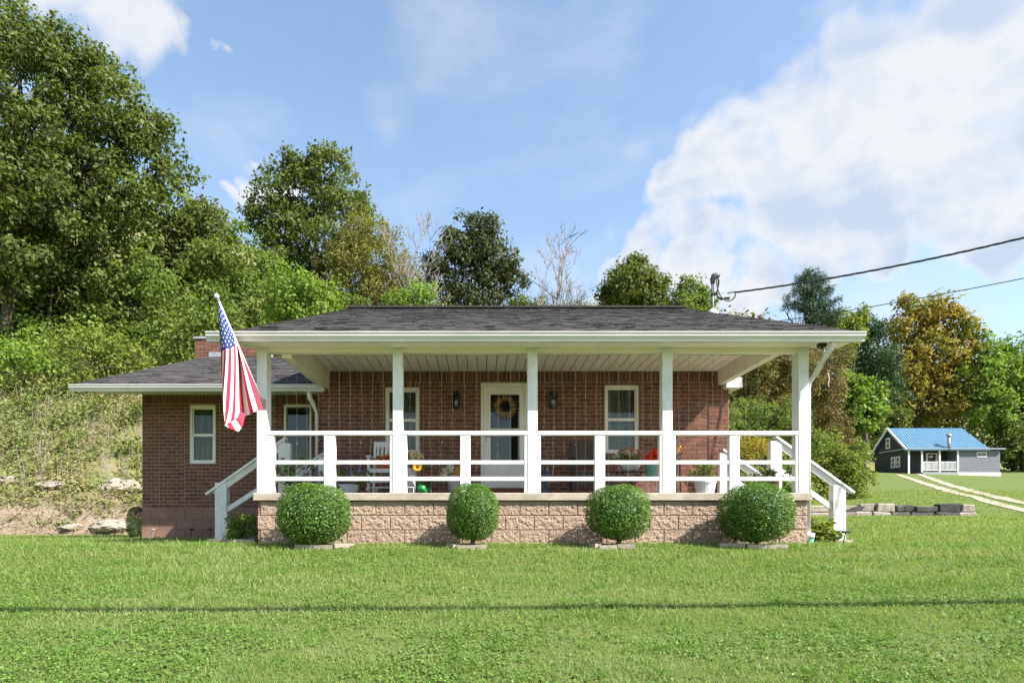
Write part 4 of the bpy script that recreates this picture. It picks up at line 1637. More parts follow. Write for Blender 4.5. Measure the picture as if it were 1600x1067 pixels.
mids = [
    ('broadleaf_tree', 'bright mid green tree left of the tall dark tree', 25, [(360, 400, 55), (400, 440, 50), (330, 430, 45), (375, 480, 55), (420, 480, 40), (310, 480, 45)], 'mid', .17),
    ('young_tree', 'yellow green young tree lit by sun above the left roof end', 20.5, [(470, 440, 40), (500, 460, 30), (450, 480, 42), (440, 430, 26), (500, 490, 32), (480, 510, 30)], 'bright', .16),
    ('broadleaf_tree', 'green tree with browning top beyond the slope', 27, [(290, 350, 42), (330, 345, 34), (270, 390, 48), (320, 390, 45), (250, 430, 45), (300, 320, 22)], 'olive', .19),
    ('young_tree', 'small bright green tree between ochre tree and round dark tree', 27, [(650, 455, 28), (625, 480, 28), (672, 475, 24), (645, 492, 32)], 'bright', .17),
    ('broadleaf_tree', 'mid green tree under the huge dark tree', 22, [(225, 420, 50), (200, 470, 60), (260, 470, 50), (160, 480, 50), (240, 530, 50)], 'mid', .17),
    ('broadleaf_tree', 'shaded green tree at the left picture edge', 23, [(20, 480, 70), (80, 470, 60), (-40, 440, 80), (120, 430, 60), (60, 540, 50)], 'dark', .2),
    ('young_tree', 'sapling with sunlit pale leaves before the dark wood', 18.6, [(160, 555, 34), (130, 535, 28), (190, 545, 30), (210, 575, 30)], 'yellow', .15),
    ('young_tree', 'leafy sumac sapling at the left end of the bank', 18.3, [(30, 575, 30), (65, 560, 28), (10, 545, 30), (90, 580, 24)], 'bright', .15),
    ('young_tree', 'green sapling just behind the brick chimney', 19.5, [(285, 545, 36), (260, 520, 34), (320, 500, 36), (300, 580, 36), (345, 470, 32), (350, 520, 40)], 'mid', .15),
    ('broadleaf_tree', 'mid green tree rising behind the left end of the main roof', 24, [(400, 500, 45), (440, 520, 40), (360, 520, 45), (480, 520, 40), (530, 490, 36), (560, 500, 36)], 'mid', .17),
    ('young_tree', 'pale yellow green shrubby tree above the middle of the ridge', 34, [(815, 472, 18), (840, 478, 18), (795, 482, 16), (860, 486, 16), (885, 484, 14)], 'yellow', .17),
    ('young_tree', 'thin yellowing tree right of the round dark tree', 35, [(905, 482, 14), (925, 488, 12), (890, 492, 14), (915, 495, 16)], 'ochre', .15),
]
for nm, lb, Y, bl, lf, sz in mids:
    tree(nm, lb, Y, bl, lf, sz, 3.0, 34, .42, trunk_r=.09, group=G_L if Y < 28 and bl[0][0] < 600 else None)
# deep wood far up the hill, one mass
fb = []
for i in range(260):
    px = RNG.uniform(-330, 640)
    top = np.interp(px, [-330, 0, 280, 300, 420, 560, 640], [-60, 120, 330, 380, 400, 430, 470])
    py = RNG.uniform(top, 600)
    Y = RNG.uniform(33, 41) if px < 300 else RNG.uniform(35, 43)
    p = np.array(at(px, py + 25, Y))
    r = RNG.uniform(1.1, 2.1)
    if p[2] > g1(p[0], p[1]) - .5:
        fb.append((p, r))
C, R = crown_clumps(fb, 2.6, clump=.85)
np_mesh('hillside_wood', leaf_cloud(C, R, 30, .33), 4, LEAF['mid'], kind='stuff')
mb = MB()
for i in range(34):
    px = RNG.uniform(-200, 300)
    Y = RNG.uniform(29, 37)
    x = X_(px, Y); z = g1(x, Y)
    ln = RNG.uniform(2.5, 5)
    mb.tube(limb_path((x, Y, z - .2), (x + RNG.normal() * .5, Y, z + ln), .02, 4), [.06, .05, .04, .03, .015], 5, cap=False)
mb.build('hillside_stems', M['bark'], kind='stuff', smooth=True)

# right side
tree('autumn_tree', 'tall orange and green autumn tree behind the blue roofed house', 82,
     [(1450, 495, 36), (1420, 520, 36), (1485, 520, 40), (1440, 560, 55), (1500, 560, 36), (1405, 590, 42), (1460, 620, 50), (1395, 640, 40), (1510, 610, 36), (1425, 480, 20), (1478, 480, 24)],
     'orange', .56, 3.0, 34, 1.2, trunk_px=1440, trunk_r=.35)
tree('broadleaf_tree', 'broad bright green tree at the right picture edge', 80,
     [(1560, 555, 36), (1600, 550, 40), (1535, 590, 40), (1585, 610, 50), (1630, 600, 50), (1545, 640, 40), (1600, 660, 40), (1515, 575, 24), (1540, 528, 16)],
     'bright', .55, 2.6, 32, 1.15, trunk_px=1585, trunk_r=.35)
tree('broadleaf_tree', 'dark shaded tree to the right of the blue roofed house', 79, [(1580, 690, 36), (1610, 720, 44), (1575, 660, 30), (1640, 680, 50), (1590, 650, 30)], 'dark', .5, 2.4, 30, .95, trunk_px=1600, trunk_r=.25)
tree('broadleaf_tree', 'dark tree directly behind the ridge of the blue roof', 92, [(1400, 650, 34), (1440, 640, 34), (1490, 650, 30), (1530, 660, 34), (1470, 610, 34), (1560, 640, 30), (1420, 610, 30), (1520, 620, 30)], 'dark', .5, 2.6, 30, 1.1, trunk_px=1470, trunk_r=.3)
tree('conifer_tree', 'blue green conifer to the right of the gutter end', 46, [(1345, 530, 28), (1365, 515, 24), (1330, 560, 32), (1375, 560, 32), (1350, 600, 36), (1320, 600, 24), (1390, 610, 24), (1350, 500, 14)], 'pine', .5, 3.4, 36, .7, trunk_px=1350, trunk_r=.2, aspect=.2, up=.1)
tree('pine_tree', 'tall loose pine standing against sky beyond the right roof slope', 42, [(1255, 436, 11), (1278, 438, 12), (1266, 428, 9), (1250, 456, 12), (1272, 458, 15), (1292, 455, 9), (1262, 476, 15), (1285, 476, 13), (1242, 480, 9), (1230, 468, 6), (1302, 470, 7), (1270, 496, 16), (1292, 496, 14), (1225, 478, 5), (1308, 488, 6)], 'pine', .36, 3.6, 26, .30, trunk_px=1264, trunk_r=.14, aspect=.13, up=.5)
tree('young_tree', 'yellow leaved small tree below the pine', 44, [(1310, 500, 16), (1328, 505, 16), (1345, 490, 12), (1300, 515, 18), (1325, 520, 20)], 'yellow', .3, 3, 30, .5, trunk_px=1318, trunk_r=.1)
tree('young_tree', 'bright green leafy tree behind the wind chime', 31, [(1345, 620, 30), (1320, 635, 26), (1365, 640, 22), (1335, 655, 26), (1305, 610, 20), (1330, 600, 18), (1350, 660, 16)], 'bright', .27, 3.2, 34, .42, trunk_px=1340, trunk_r=.1)
tree('broadleaf_tree', 'dark green tree between the bright leafy tree and blue roofed house', 79, [(1350, 670, 36), (1380, 665, 30), (1325, 680, 30), (1395, 640, 26), (1365, 620, 28)], 'dark', .5, 2.8, 32, 1.0, trunk_px=1372, trunk_r=.25)
bank = [
    ('vine_thicket', 'brown and green vine thicket above the right side eave', 25, [(1170, 590, 40), (1210, 575, 38), (1250, 590, 40), (1140, 610, 34), (1190, 630, 40), (1120, 590, 30), (1235, 550, 30)], 'vine', .13),
    ('vine_thicket', 'tangled vine thicket right of the corner post', 26, [(1285, 600, 34), (1275, 640, 34), (1300, 670, 34), (1260, 560, 30), (1310, 560, 24)], 'vine', .13),
    ('green_shrub', 'silvery green shrub mass behind the right rail bay', 22, [(1160, 650, 36), (1200, 660, 36), (1235, 650, 34), (1130, 660, 34), (1175, 690, 36), (1240, 690, 36), (1275, 690, 30)], 'mid', .12),
    ('green_shrub', 'large yellow green shrub beside the right handrail', 23.5, [(1290, 730, 32), (1320, 740, 34), (1275, 760, 30), (1335, 735, 26), (1310, 770, 28), (1345, 762, 20), (1300, 700, 28)], 'yellow', .13),
    ('goldenrod_clump', 'goldenrod clump with yellow flowers seen through the right railing', 20.5, [(1165, 700, 26), (1185, 690, 20), (1205, 705, 22), (1150, 720, 26)], 'goldenrod', .09),
    ('green_shrub', 'low green shrub on the ground seen through the right railing', 20.5, [(1165, 740, 28), (1195, 745, 26), (1225, 740, 26), (1250, 760, 26), (1150, 760, 24)], 'bright', .11),
    ('green_shrub', 'bushy shrub in front of the far dark tree', 30, [(1325, 705, 26), (1340, 722, 20), (1300, 720, 24)], 'mid', .16),
]
for nm, lb, Y, bl, lf, sz in bank:
    tree(nm, lb, Y, bl, lf, sz, 2.9, 34, .32, trunk_r=.05, cat='shrub', group='wild shrubs on the right bank')
# woods closing the view behind the right hand trees
fb = []
for i in range(190):
    ang = RNG.uniform(.30, 1.3)
    Y = RNG.uniform(92, 112)
    x = ang * Y
    z = g1(x, Y) + RNG.uniform(0, 15 if ang > .5 else 11)
    fb.append((np.array((x, Y, z)), RNG.uniform(2.0, 3.6)))
nb_ = []
for i in range(90):
    ang = RNG.uniform(.40, .575)
    Y = RNG.uniform(28, 60)
    x = ang * Y
    if hill_dist(np.array(x), np.array(Y)) < 1.5: continue
    nb_.append((np.array((x, Y, g1(x, Y) + RNG.uniform(0, 6.5))), RNG.uniform(1.1, 2.0)))
C, R = crown_clumps(nb_, 2.2, clump=.6)
np_mesh('bank_wood', leaf_cloud(C, R, 26, .26), 4, LEAF['vine'], kind='stuff')
C, R = crown_clumps(fb, 1.5, clump=1.1)
np_mesh('far_wood', leaf_cloud(C, R, 24, .55), 4, LEAF['olive'], kind='stuff')
# low wood behind the house, centre
fb = []
for i in range(60):
    px = RNG.uniform(560, 1240); Y = RNG.uniform(30, 40)
    x = X_(px, Y); z = g1(x, Y) + RNG.uniform(0, 1.5)
    zmax = Z_(500, Y)
    fb.append((np.array((x, Y, min(z, zmax - 1))), 1.0))
C, R = crown_clumps(fb, 1.6, clump=.6)
np_mesh('low_wood', leaf_cloud(C, R, 26, .25), 4, LEAF['mid'], kind='stuff')


# ------------------------------------------------------------------ wild slope: weeds, dry stalks, rocks
def slope_points(n, x0, x1, y0, y1, dmin, dmax):
    x = RNG.uniform(x0, x1, n); y = RNG.uniform(y0, y1, n)
    d = hill_dist(x, y)
    k = (d > dmin) & (d < dmax)
    return x[k], y[k], d[k]


x, y, d = slope_points(12000, -32, -3.2, 18.3, 31, .35, 11)
nz_ = np.array([mnoise.noise(Vector((a * .5, b * .5, 3.1))) for a, b in zip(x, y)])
keep = (nz_ > -.42) & ((d > .95) | (RNG.uniform(size=len(x)) < .4))
x, y, d = x[keep], y[keep], d[keep]
hgt = .05 + .55 * RNG.uniform(size=len(x)) ** 2.5 * np.clip(d / 3, .3, 1.6)
C = np.stack([x, y, ground(x, y) + hgt * .6], -1)
np_mesh('slope_weeds', leaf_cloud(C, .13 + hgt * .9, 22, .11, up=.6, jit=.6, aspect=.45), 4, LEAF['weed'], kind='stuff')
xl, yl, dl = slope_points(1100, -32, -4, 19, 32, 8.0, 12.5)
hg = RNG.uniform(.4, 1.6, len(xl))
np_mesh('slope_scrub', leaf_cloud(np.stack([xl, yl, ground(xl, yl) + hg], -1), .35 + .28 * hg, 44, .19, up=.7), 4, LEAF['bright'], kind='stuff')
x, y, d = slope_points(13000, -32, -5.0, 18, 30, .05, 10)
keep = (d < 1.6) & (RNG.uniform(size=len(x)) < .95) | (RNG.uniform(size=len(x)) < .30)
x, y, d = x[keep], y[keep], d[keep]
C = np.stack([x, y, ground(x, y) + .04], -1)
np_mesh('dry_grass', leaf_cloud(C, RNG.uniform(.10, .26, len(x)), 14, .24, up=.5, outw=.3, aspect=.07, flat=.45, jit=.6), 4, LEAF['dry'], kind='stuff')
x, y, d = slope_points(1500, -32, -5.0, 20, 30, 1.5, 9)
mb = MB()
for a_, b_ in zip(x, y):
    z_ = g1(a_, b_)
    mb.tube([(a_, b_, z_ - .05), (a_ + random.uniform(-.2, .2), b_, z_ + random.uniform(.3, .9))], [.011, .006], 3, cap=False)
    q = mb.v[-1]
    if random.random() < .5: mb.tube([q, (q[0] + random.uniform(-.25, .25), q[1], q[2] + random.uniform(.1, .35))], [.006, .003], 3, cap=False)
mb.build('dead_stems', M['bark_grey'], kind='stuff')


def rock(px, py, w, h, label, seed, dep=.6, Y=None):
    p = on_ground(px, py) if Y is None else (X_(px, Y), Y, g1(X_(px, Y), Y))
    s = p[1] / F
    import bmesh
    bm = bmesh.new()
    bmesh.ops.create_icosphere(bm, subdivisions=4, radius=1)
    for v in bm.verts:
        c = v.co.copy()
        k = 1 + .35 * mnoise.noise(c * 1.3 + Vector((seed * 5.1, 0, 0))) + .14 * mnoise.noise(c * 4 + Vector((0, seed, 0))) + .05 * mnoise.noise(c * 11)
        c = c * k
        c.z = round(c.z * 3.5) / 3.5 * .45 + c.z * .55
        v.co = Vector((c.x * w * s / 2, c.y * w * s * dep / 2, c.z * h * s * .62))
    me = bpy.data.meshes.new('boulder')
    bm.to_mesh(me); bm.free()
    me.materials.append(M['rock'])
    o = bpy.data.objects.new('boulder', me); COL.objects.link(o)
    o.location = (p[0], p[1] + w * s * dep * .12, p[2] + h * s * .22)
    o.rotation_euler = (0, 0, seed)
    tag(o, label, 'rock', 'pale rocks on the left bank')


rock(188, 768, 60, 22, 'broad pale boulder nearest the brick wing wall', .3)
rock(84, 760, 62, 10, 'long flat pale rock in the middle of the bank', .1)
rock(14, 754, 44, 11, 'small pale rock at the left picture edge', .5)
rock(174, 826, 74, 15, 'tan stone slab low on the bank by the lawn edge', .2)
rock(118, 829, 38, 9, 'tan stone to the left of the low slab by the lawn edge', .9)


sp = [(40, 640, 16), (95, 655, 20), (150, 640, 16), (205, 650, 18), (20, 600, 22), (70, 605, 20), (125, 600, 22), (180, 605, 18), (110, 690, 14), (30, 690, 16), (200, 700, 16)]
SAP = ['green sapling half way up the left slope near the picture edge', 'weedy sapling half way up the slope, second from the picture edge', 'yellow green sapling half way up the slope below the wing eave',
       'olive sapling close to the left edge of the brick wing wall', 'green sapling high on the slope at the left picture edge under the dark wood', 'weedy toned sapling high on the slope under the dark wood',
       'pale yellow sapling high on the slope just left of the wing eave tip', 'olive sapling high on the slope just above the wing eave tip', 'small green sapling low on the slope above the long flat rock',
       'small sapling low on the slope above the small pale rock', 'small pale sapling low on the slope above the broad boulder by the wing']
for i, (px, py, r) in enumerate(sp):
    q = on_ground(px, py + r)
    Y = q[1]
    tree('sapling', SAP[i], Y, [(px, py, r), (px + r * .5, py - r * .7, r * .6), (px - r * .6, py + r * .3, r * .6)], ('mid', 'weed', 'yellow', 'olive')[i % 4], .15, 2.2, 18, .34,
         trunk_r=.025, group='saplings on the left slope', cat='sapling')


# ------------------------------------------------------------------ boxwoods
def boxwood_mesh(seed, n=17000, leaf=.027):
    rng = np.random.default_rng(seed)
    d = rng.normal(size=(n, 3)); d /= np.linalg.norm(d, axis=1, keepdims=True)
    e = 2.5
    k = 1 / (np.abs(d) ** e).sum(1) ** (1 / e)
    lump = np.array([mnoise.noise(Vector(v) * 3.2 + Vector((seed, 0, 0))) for v in d])
    lump3 = np.array([mnoise.noise(Vector(v) * 1.3 + Vector((0, 0, seed * 7.7))) for v in d])
    lump2 = np.array([mnoise.noise(Vector(v) * 8 + Vector((0, seed * 3, 0))) for v in d])
    r = k * (1 + .05 * lump + .04 * lump2 + .07 * lump3) * (1 - .20 * rng.uniform(size=n) ** 1.6) + .07 * (rng.uniform(size=n) < .007)
    P = d * r[:, None]
    nor = d * .8 + rng.normal(size=(n, 3)) * .45; nor[:, 2] += .25
    nor /= np.linalg.norm(nor, axis=1, keepdims=True)
    t = rng.normal(size=(n, 3)); t -= nor * (t * nor).sum(1, keepdims=True); t /= np.linalg.norm(t, axis=1, keepdims=True)
    b = np.cross(nor, t)
    s = leaf / .45 * rng.uniform(.6, 1.3, size=(n, 1))
    V = np.empty((n, 4, 3))
    V[:, 0] = P; V[:, 1] = P + t * s * .45 + b * s * .30 + nor * s * .1; V[:, 2] = P + t * s; V[:, 3] = P + t * s * .45 - b * s * .30 + nor * s * .1
    return np_mesh('crown', V.reshape(-1, 3), 4, LEAF['box'], me_only=True)


bx = [boxwood_mesh(1), boxwood_mesh(2)]
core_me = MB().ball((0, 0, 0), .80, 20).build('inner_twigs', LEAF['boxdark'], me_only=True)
for i, (a, b, t_, bt, lb) in enumerate(((434, 547, 755, 845, 'largest clipped round boxwood under the leftmost porch bay'), (695, 781, 755, 838, 'small clipped round boxwood below the front door'),
                                       (920, 1012, 757, 837, 'clipped round boxwood under the right window'), (1126, 1236, 755, 841, 'wide clipped round boxwood at the right porch corner'))):
    Y = 8.25
    x = X_((a + b) / 2, Y); rx = (b - a) / 2 * Y / F; z1 = Z_(t_, Y); z0 = Z_(bt + 6, Y); rz = (z1 - z0) / 2
    gz_ = g1(x, Y)
    t = thing('boxwood_bush', lb, 'bush', (x, Y, gz_), 'clipped round boxwoods in front of the porch')
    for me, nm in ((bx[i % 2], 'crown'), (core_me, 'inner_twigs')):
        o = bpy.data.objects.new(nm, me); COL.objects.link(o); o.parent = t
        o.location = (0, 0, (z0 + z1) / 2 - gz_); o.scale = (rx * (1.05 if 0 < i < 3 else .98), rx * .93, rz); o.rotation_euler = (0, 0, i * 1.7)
    mb = MB(); mb.tube([(x, Y, gz_ - .05), (x + .02, Y, z0 + rz * .5)], .03, 6)
    for k in range(4): mb.tube([(x + .02, Y, gz_ + .03), (x + .1 * math.cos(k * 1.6), Y + .1 * math.sin(k * 1.6), z0 + rz * .6)], .012, 5)
    mb.build('stem', M['bark'], t)
Y = 12.45
t = thing('boxwood_bush', 'dark shaded boxwood half hidden at the left corner of the brick wing', 'bush', (X_(217, Y), Y, g1(X_(217, Y), Y)))
o = bpy.data.objects.new('crown', bx[0].copy()); o.data.materials.clear(); o.data.materials.append(LEAF['boxdark']); COL.objects.link(o); o.parent = t
o.location = (0, 0, .30); o.scale = (.17, .3, .33)
mb = MB(); mb.tube([(X_(217, Y), Y, g1(X_(217, Y), Y) - .05), (X_(217, Y), Y, .3)], .03); mb.build('stem', M['bark'], t)


# ---- paver edging under the bushes and by the steps
def edging(label, pts, sizes=(.3, .09, .055)):
    x0, y0 = pts[0]
    t = thing('paver_edging', label, 'edging', (x0, y0, g1(x0, y0)))
    for (xa, ya), (xb, yb) in zip(pts[:-1], pts[1:]):
        L_ = math.hypot(xb - xa, yb - ya)
        n = max(1, round(L_ / sizes[0]))
        for k in range(n):
            f0, f1 = k / n + .01, (k + 1) / n - .01
            A = Vector((xa + (xb - xa) * f0, ya + (yb - ya) * f0, 0)); B = Vector((xa + (xb - xa) * f1, ya + (yb - ya) * f1, 0))
            z = g1((A.x + B.x) / 2, (A.y + B.y) / 2) + sizes[2] / 2 - .005 + random.uniform(-.008, .008)
            A.z, B.z = z + random.uniform(-.006, .006), z
            mb = MB(); mb.beam(A, B, sizes[1], sizes[2]); mb.build('paver', M['paver'], t)


Y0 = 8.05
def pxs(a, b, Y=Y0): return [(X_(a, Y), Y), (X_(b, Y), Y)]
edging('row of tan pavers under the largest boxwood at the left', [(X_(462, 8.06), 8.06), (X_(520, 8.0), 8.0), (X_(552, 8.2), 8.2)])
edging('tan pavers under the small boxwood below the door', [(X_(702, 8.2), 8.2), (X_(713, 8.03), 8.03), (X_(762, 8.03), 8.03)])
edging('tan pavers under the boxwood below the right window', [(X_(923, 8.2), 8.2), (X_(935, 8.03), 8.03), (X_(992, 8.03), 8.03)])
edging('tan pavers under the wide boxwood at the right corner', [(X_(1124, 8.2), 8.2), (X_(1165, 8.05), 8.05), (X_(1230, 8.05), 8.05)])
edging('tan pavers round the leafy plant by the left newel post', [(X_(328, 9.35), 9.35), (X_(366, 9.1), 9.1), (X_(399, 9.1), 9.1)], (.33, .1, .08))
edging('tan paver at the foot of the right newel post', [(X_(1284, 9.45), 9.45), (X_(1330, 9.6), 9.6)], (.32, .12, .05))


# ---- small plants at the steps
def plant(label, c, r, n, leaf, size, h, name='leafy_plant', aspect=.5, cat='plant'):
    x, y = c
    gz_ = g1(x, y)
    t = thing(name, label, cat, (x, y, gz_))
    k = 16
    P = np.stack([x + RNG.normal(size=k) * r * .5, y + RNG.normal(size=k) * r * .4, gz_ + .05 + RNG.uniform(size=k) * h], -1)
    np_mesh('foliage', leaf_cloud(P, np.full(k, r * .4), n // k, size, up=.6, aspect=aspect), 4, LEAF[leaf], t)
    mb = MB()
    for q in P: mb.tube([(x, y, gz_ - .02), ((x + q[0]) / 2, (y + q[1]) / 2, gz_ + (q[2] - gz_) * .6), tuple(q)], .004, 4)
    mb.build('stem', LEAF['boxdark'], t)


plant('bright green leafy plant between the left newel post and the porch foundation', (X_(376, 9.3), 9.35), .30, 900, 'mid', .06, .34)
plant('yellow green hosta plant between the downspout and the right newel post', (X_(1287, 9.4), 9.45), .16, 420, 'yellow', .10, .28, aspect=.6)

# downspout drain cup
x, y = 4.655, 8.89
mb = MB(); mb.lathe((x, y, g1(x, y)), [(.055, -.01), (.06, .0), (.075, .17), (.07, .17), (.055, .02)], 16, 0); mb.lathe((x, y, g1(x, y)), [(.077, .10), (.079, .172), (.072, .172)], 16, 1)
mb.build('drain_cup', [pbr('green_plastic', (.10, .30, .20), (.35, .5, .42), rough=.4, scale=14), M['white_trim']], smooth=True, label='green and white cup under the right downspout', cat='cup', loc=(x, y, g1(x, y)))


# ---- solar stake lights
def stake(px, py, label, mat, lean=0, hgt=.18, head='disc'):
    Y = {True: 12.05, False: 9.3}[px < 900]
    x = X_(px, Y)
    gz_ = g1(x, Y)
    t = thing('path_light', label, 'path light', (x, Y, gz_), 'small stake lights in the grass')
    tip = (x + lean, Y, gz_ + hgt)
    mb = MB(); mb.tube([(x, Y, gz_ - .04), tip], .008, 6); mb.build('stake', mat, t)
    mb = MB()
    if lean:
        mb.box(tip[0] - .05, tip[0] + .05, Y - .03, Y + .03, tip[2] - .005, tip[2] + .03, ch=.005)
    else:
        mb.lathe((tip[0], Y, tip[2]), [(.04, -.005), (.045, .008), (.03, .02), (.004, .028)], 12)
    mb.build('lamp_head', mat, t)


sil = M['galv']
stake(179, 838, 'black stake light standing in grass left of the brick wing', M['black_metal'])
stake(239.5, 836, 'silver stake light at the wing wall nearest its left corner', sil)
stake(270.5, 836, 'silver stake light below the wing window', sil)
stake(299, 835, 'black stake light below the right edge of the wing window', M['black_metal'])
stake(328.5, 832, 'black stake light just left of the left newel post', M['black_metal'])
stake(1316, 842, 'black leaning solar light at the foot of the right newel post', M['black_metal'], lean=.05, hgt=.16)


# ------------------------------------------------------------------ things on the porch
def pot(mb, c, r0, r1, h, n=20, mat=0):
    mb.lathe(c, [(r0, 0), (r1, h * .9), (r1 * 1.06, h * .91), (r1 * 1.06, h), (r1 * .93, h), (r1 * .9, h * .9)], n, mat)


def flower_heads(centres, r, petals, mats_leaf, parent, name='bloom', size=.04):
    V = leaf_cloud(np.asarray(centres), np.full(len(centres), r), petals, size, outw=1.2, up=.2, aspect=.45, flat=.8)
    return np_mesh(name, V, 4, mats_leaf, parent, kind='stuff')


FLW = {k: leafmat('petal_' + k, v, .25, .6, .2, patch=.15) for k, v in {
    'cream': [(.62, .50, .34), (.70, .60, .45), (.55, .40, .25)], 'white': [(.7, .68, .58), (.6, .57, .45)], 'yellow': [(.72, .36, .02), (.8, .48, .03)],
    'rust': [(.45, .17, .05), (.6, .3, .1), (.5, .22, .12)], 'purple': [(.10, .07, .40), (.22, .18, .55), (.45, .42, .7)], 'orange': [(.8, .09, .01), (.75, .05, .01)], 'pink': [(.5, .08, .09), (.62, .35, .3)]}.items()}
POTM = {'lav': pbr('lavender_pot', (.36, .35, .40), (.30, .29, .34), rough=.4, scale=4), 'white': pbr('white_pot', (.72, .73, .74), (.62, .63, .65), rough=.4, scale=5),
        'blue': pbr('pale_blue_pot', (.42, .48, .55), (.36, .42, .5), rough=.45, scale=5), 'green': pbr('teal_bucket', (.13, .29, .22), (.10, .24, .18), rough=.45, scale=6, stretch=(.3, .3, 6)),
        'brown': pbr('brown_pot', (.10, .055, .035), rough=.5), 'can': pbr('green_plastic_can', (.01, .22, .05), (.008, .17, .04), rough=.35),
        'navy': pbr('navy_plastic', (.03, .045, .08), rough=.4), 'slate': pbr('slate_planter', (.30, .29, .34), (.22, .21, .26), rough=.5, scale=4)}


def potted(name, label, px0, px1, pz_top, Y, potmat, r0k=.75, z0=None, cat='planter'):
    x = X_((px0 + px1) / 2, Y); r = (px1 - px0) / 2 * Y / F
    z0 = FLOOR if z0 is None else z0
    t = thing(name, label, cat, (x, Y, z0))
    h = Z_(pz_top, Y) - z0
    mb = MB(); pot(mb, (x, Y, z0 + .001), r * r0k, r * .95, h); mb.build('pot', POTM[potmat], t, smooth=False)
    mb = MB(); mb.lathe((x, Y, z0), [(r * .9, h * .86), (r * .9, h * .88)], 16); mb.build('soil', pbr('potting_soil', (.04, .03, .02), rough=1), t)
    return t, x, z0 + h, r


# purple flowers left
t, x, zt, r = potted('flower_pot', 'pale blue pot of purple and white flowers left of the rocking chair', 527, 562, 757, 9.5, 'blue')
k = 26; P = np.stack([x + RNG.normal(size=k) * .16, 9.5 + RNG.normal(size=k) * .12, zt + .03 + RNG.uniform(size=k) * .22], -1)
np_mesh('foliage', leaf_cloud(P - np.array([0, 0, .06]), np.full(k, .07), 14, .06), 4, LEAF['mid'], t)
flower_heads(P, .035, 9, FLW['purple'], t, size=.04)
# pale flowered plant behind the left post
t, x, zt, r = potted('potted_plant', 'pot with pale yellow green leafy plant at the left end of the porch', 446, 476, 762, 9.7, 'brown')
k = 26; P = np.stack([x + RNG.normal(size=k) * .2, 9.7 + RNG.normal(size=k) * .12, zt + .06 + RNG.uniform(size=k) * .42], -1)
np_mesh('foliage', leaf_cloud(P, np.full(k, .06), 16, .06), 4, LEAF['bright'], t)
mb = MB()
for q in P: mb.tube([(x, 9.7, zt - .05), tuple(q)], .004, 4)
mb.build('stem', M['bark'], t)
# tall lavender planter with sunflowers
t, x, zt, r = potted('flower_pot', 'tall lavender planter with cream mums and a yellow sunflower by the second post', 629, 652, 731, 9.35, 'lav', .7)
P = np.array([at(643, 714, 9.3), at(651, 716, 9.35), at(637, 712, 9.35), at(647, 708, 9.4), at(655, 712, 9.4)])
flower_heads(P, .055, 60, FLW['cream'], t, size=.06)
np_mesh('foliage', leaf_cloud(P - np.array([0, 0, .1]), np.full(5, .08), 24, .08), 4, LEAF['mid'], t)
c = np.array(at(652.5, 729, 9.2))
V = []
for k in range(18):
    a = 2 * PI * k / 18
    d_ = np.array([math.cos(a), -.2, math.sin(a)]); s_ = np.array([-math.sin(a), 0, math.cos(a)]) * .012
    V += [c + d_ * .02, c + d_ * .05 + s_, c + d_ * .075, c + d_ * .05 - s_]
np_mesh('sunflower_petal', np.array(V), 4, FLW['yellow'], t)
mb = MB(); mb.ball(c, (.026, .014, .026)); mb.build('sunflower_disc', POTM['brown'], t)
# little white wire stand
x0, x1 = X_(635, 9.1), X_(646, 9.1)
t = thing('wire_stand', 'low white wire stand on the porch floor beside the green watering can', 'stand', ((x0 + x1) / 2, 9.15, FLOOR))
mb = MB(); zz = Z_(761, 9.1)
mb.tube([(x0, 9.1, FLOOR), (x0, 9.1, zz), (x1, 9.1, zz), (x1, 9.1, FLOOR)], .006, 6); mb.tube([(x0, 9.25, FLOOR), (x0, 9.25, zz), (x1, 9.25, zz), (x1, 9.25, FLOOR)], .006, 6)
mb.build('hoop', M['white_trim'], t)
mb = MB(); mb.box(x0, x1, 9.1, 9.25, zz, zz + .006); mb.build('top', M['white_trim'], t)
# watering can
xc, yc = X_(659, 9.4), 9.4
t = thing('watering_can', 'green plastic watering can on the porch floor', 'watering can', (xc, yc, FLOOR))
mb = MB(); mb.lathe((xc, yc, FLOOR), [(.07, .001), (.08, .02), (.075, .12), (.055, .14), (.03, .142)], 18); mb.build('body', POTM['can'], t, smooth=True)
mb = MB(); mb.tube([(xc + .06, yc, FLOOR + .04), (xc + .12, yc, FLOOR + .10), (xc + .15, yc, FLOOR + .16)], [.018, .014, .012], 8); mb.lathe((xc + .15, yc, FLOOR + .155), [(.012, 0), (.03, .02)], 10); mb.build('spout', POTM['can'], t)
mb = MB(); mb.tube([(xc - .07, yc, FLOOR + .04), (xc - .12, yc, FLOOR + .08), (xc - .11, yc, FLOOR + .15), (xc - .04, yc, FLOOR + .18), (xc + .03, yc, FLOOR + .15)], .009, 8); mb.build('handle', POTM['can'], t)
# mums in slate planter
t, x, zt, r = potted('flower_pot', 'slate grey planter of cream and rust mums left of the door', 697, 728, 743, 9.6, 'slate', .7)
P = np.array([at(697, 738, 9.5), at(702, 731, 9.5), at(708, 735, 9.55), at(694, 741, 9.5)])
flower_heads(P, .05, 60, FLW['white'], t, size=.055)
P = np.array([at(713, 735, 9.55), at(719, 731, 9.6), at(716, 740, 9.5), at(724, 736, 9.6)])
flower_heads(P, .05, 60, FLW['rust'], t, size=.05)
np_mesh('foliage', leaf_cloud(np.array([at(705, 742, 9.6), at(716, 744, 9.6)]), np.full(2, .1), 40, .07), 4, LEAF['mid'], t)
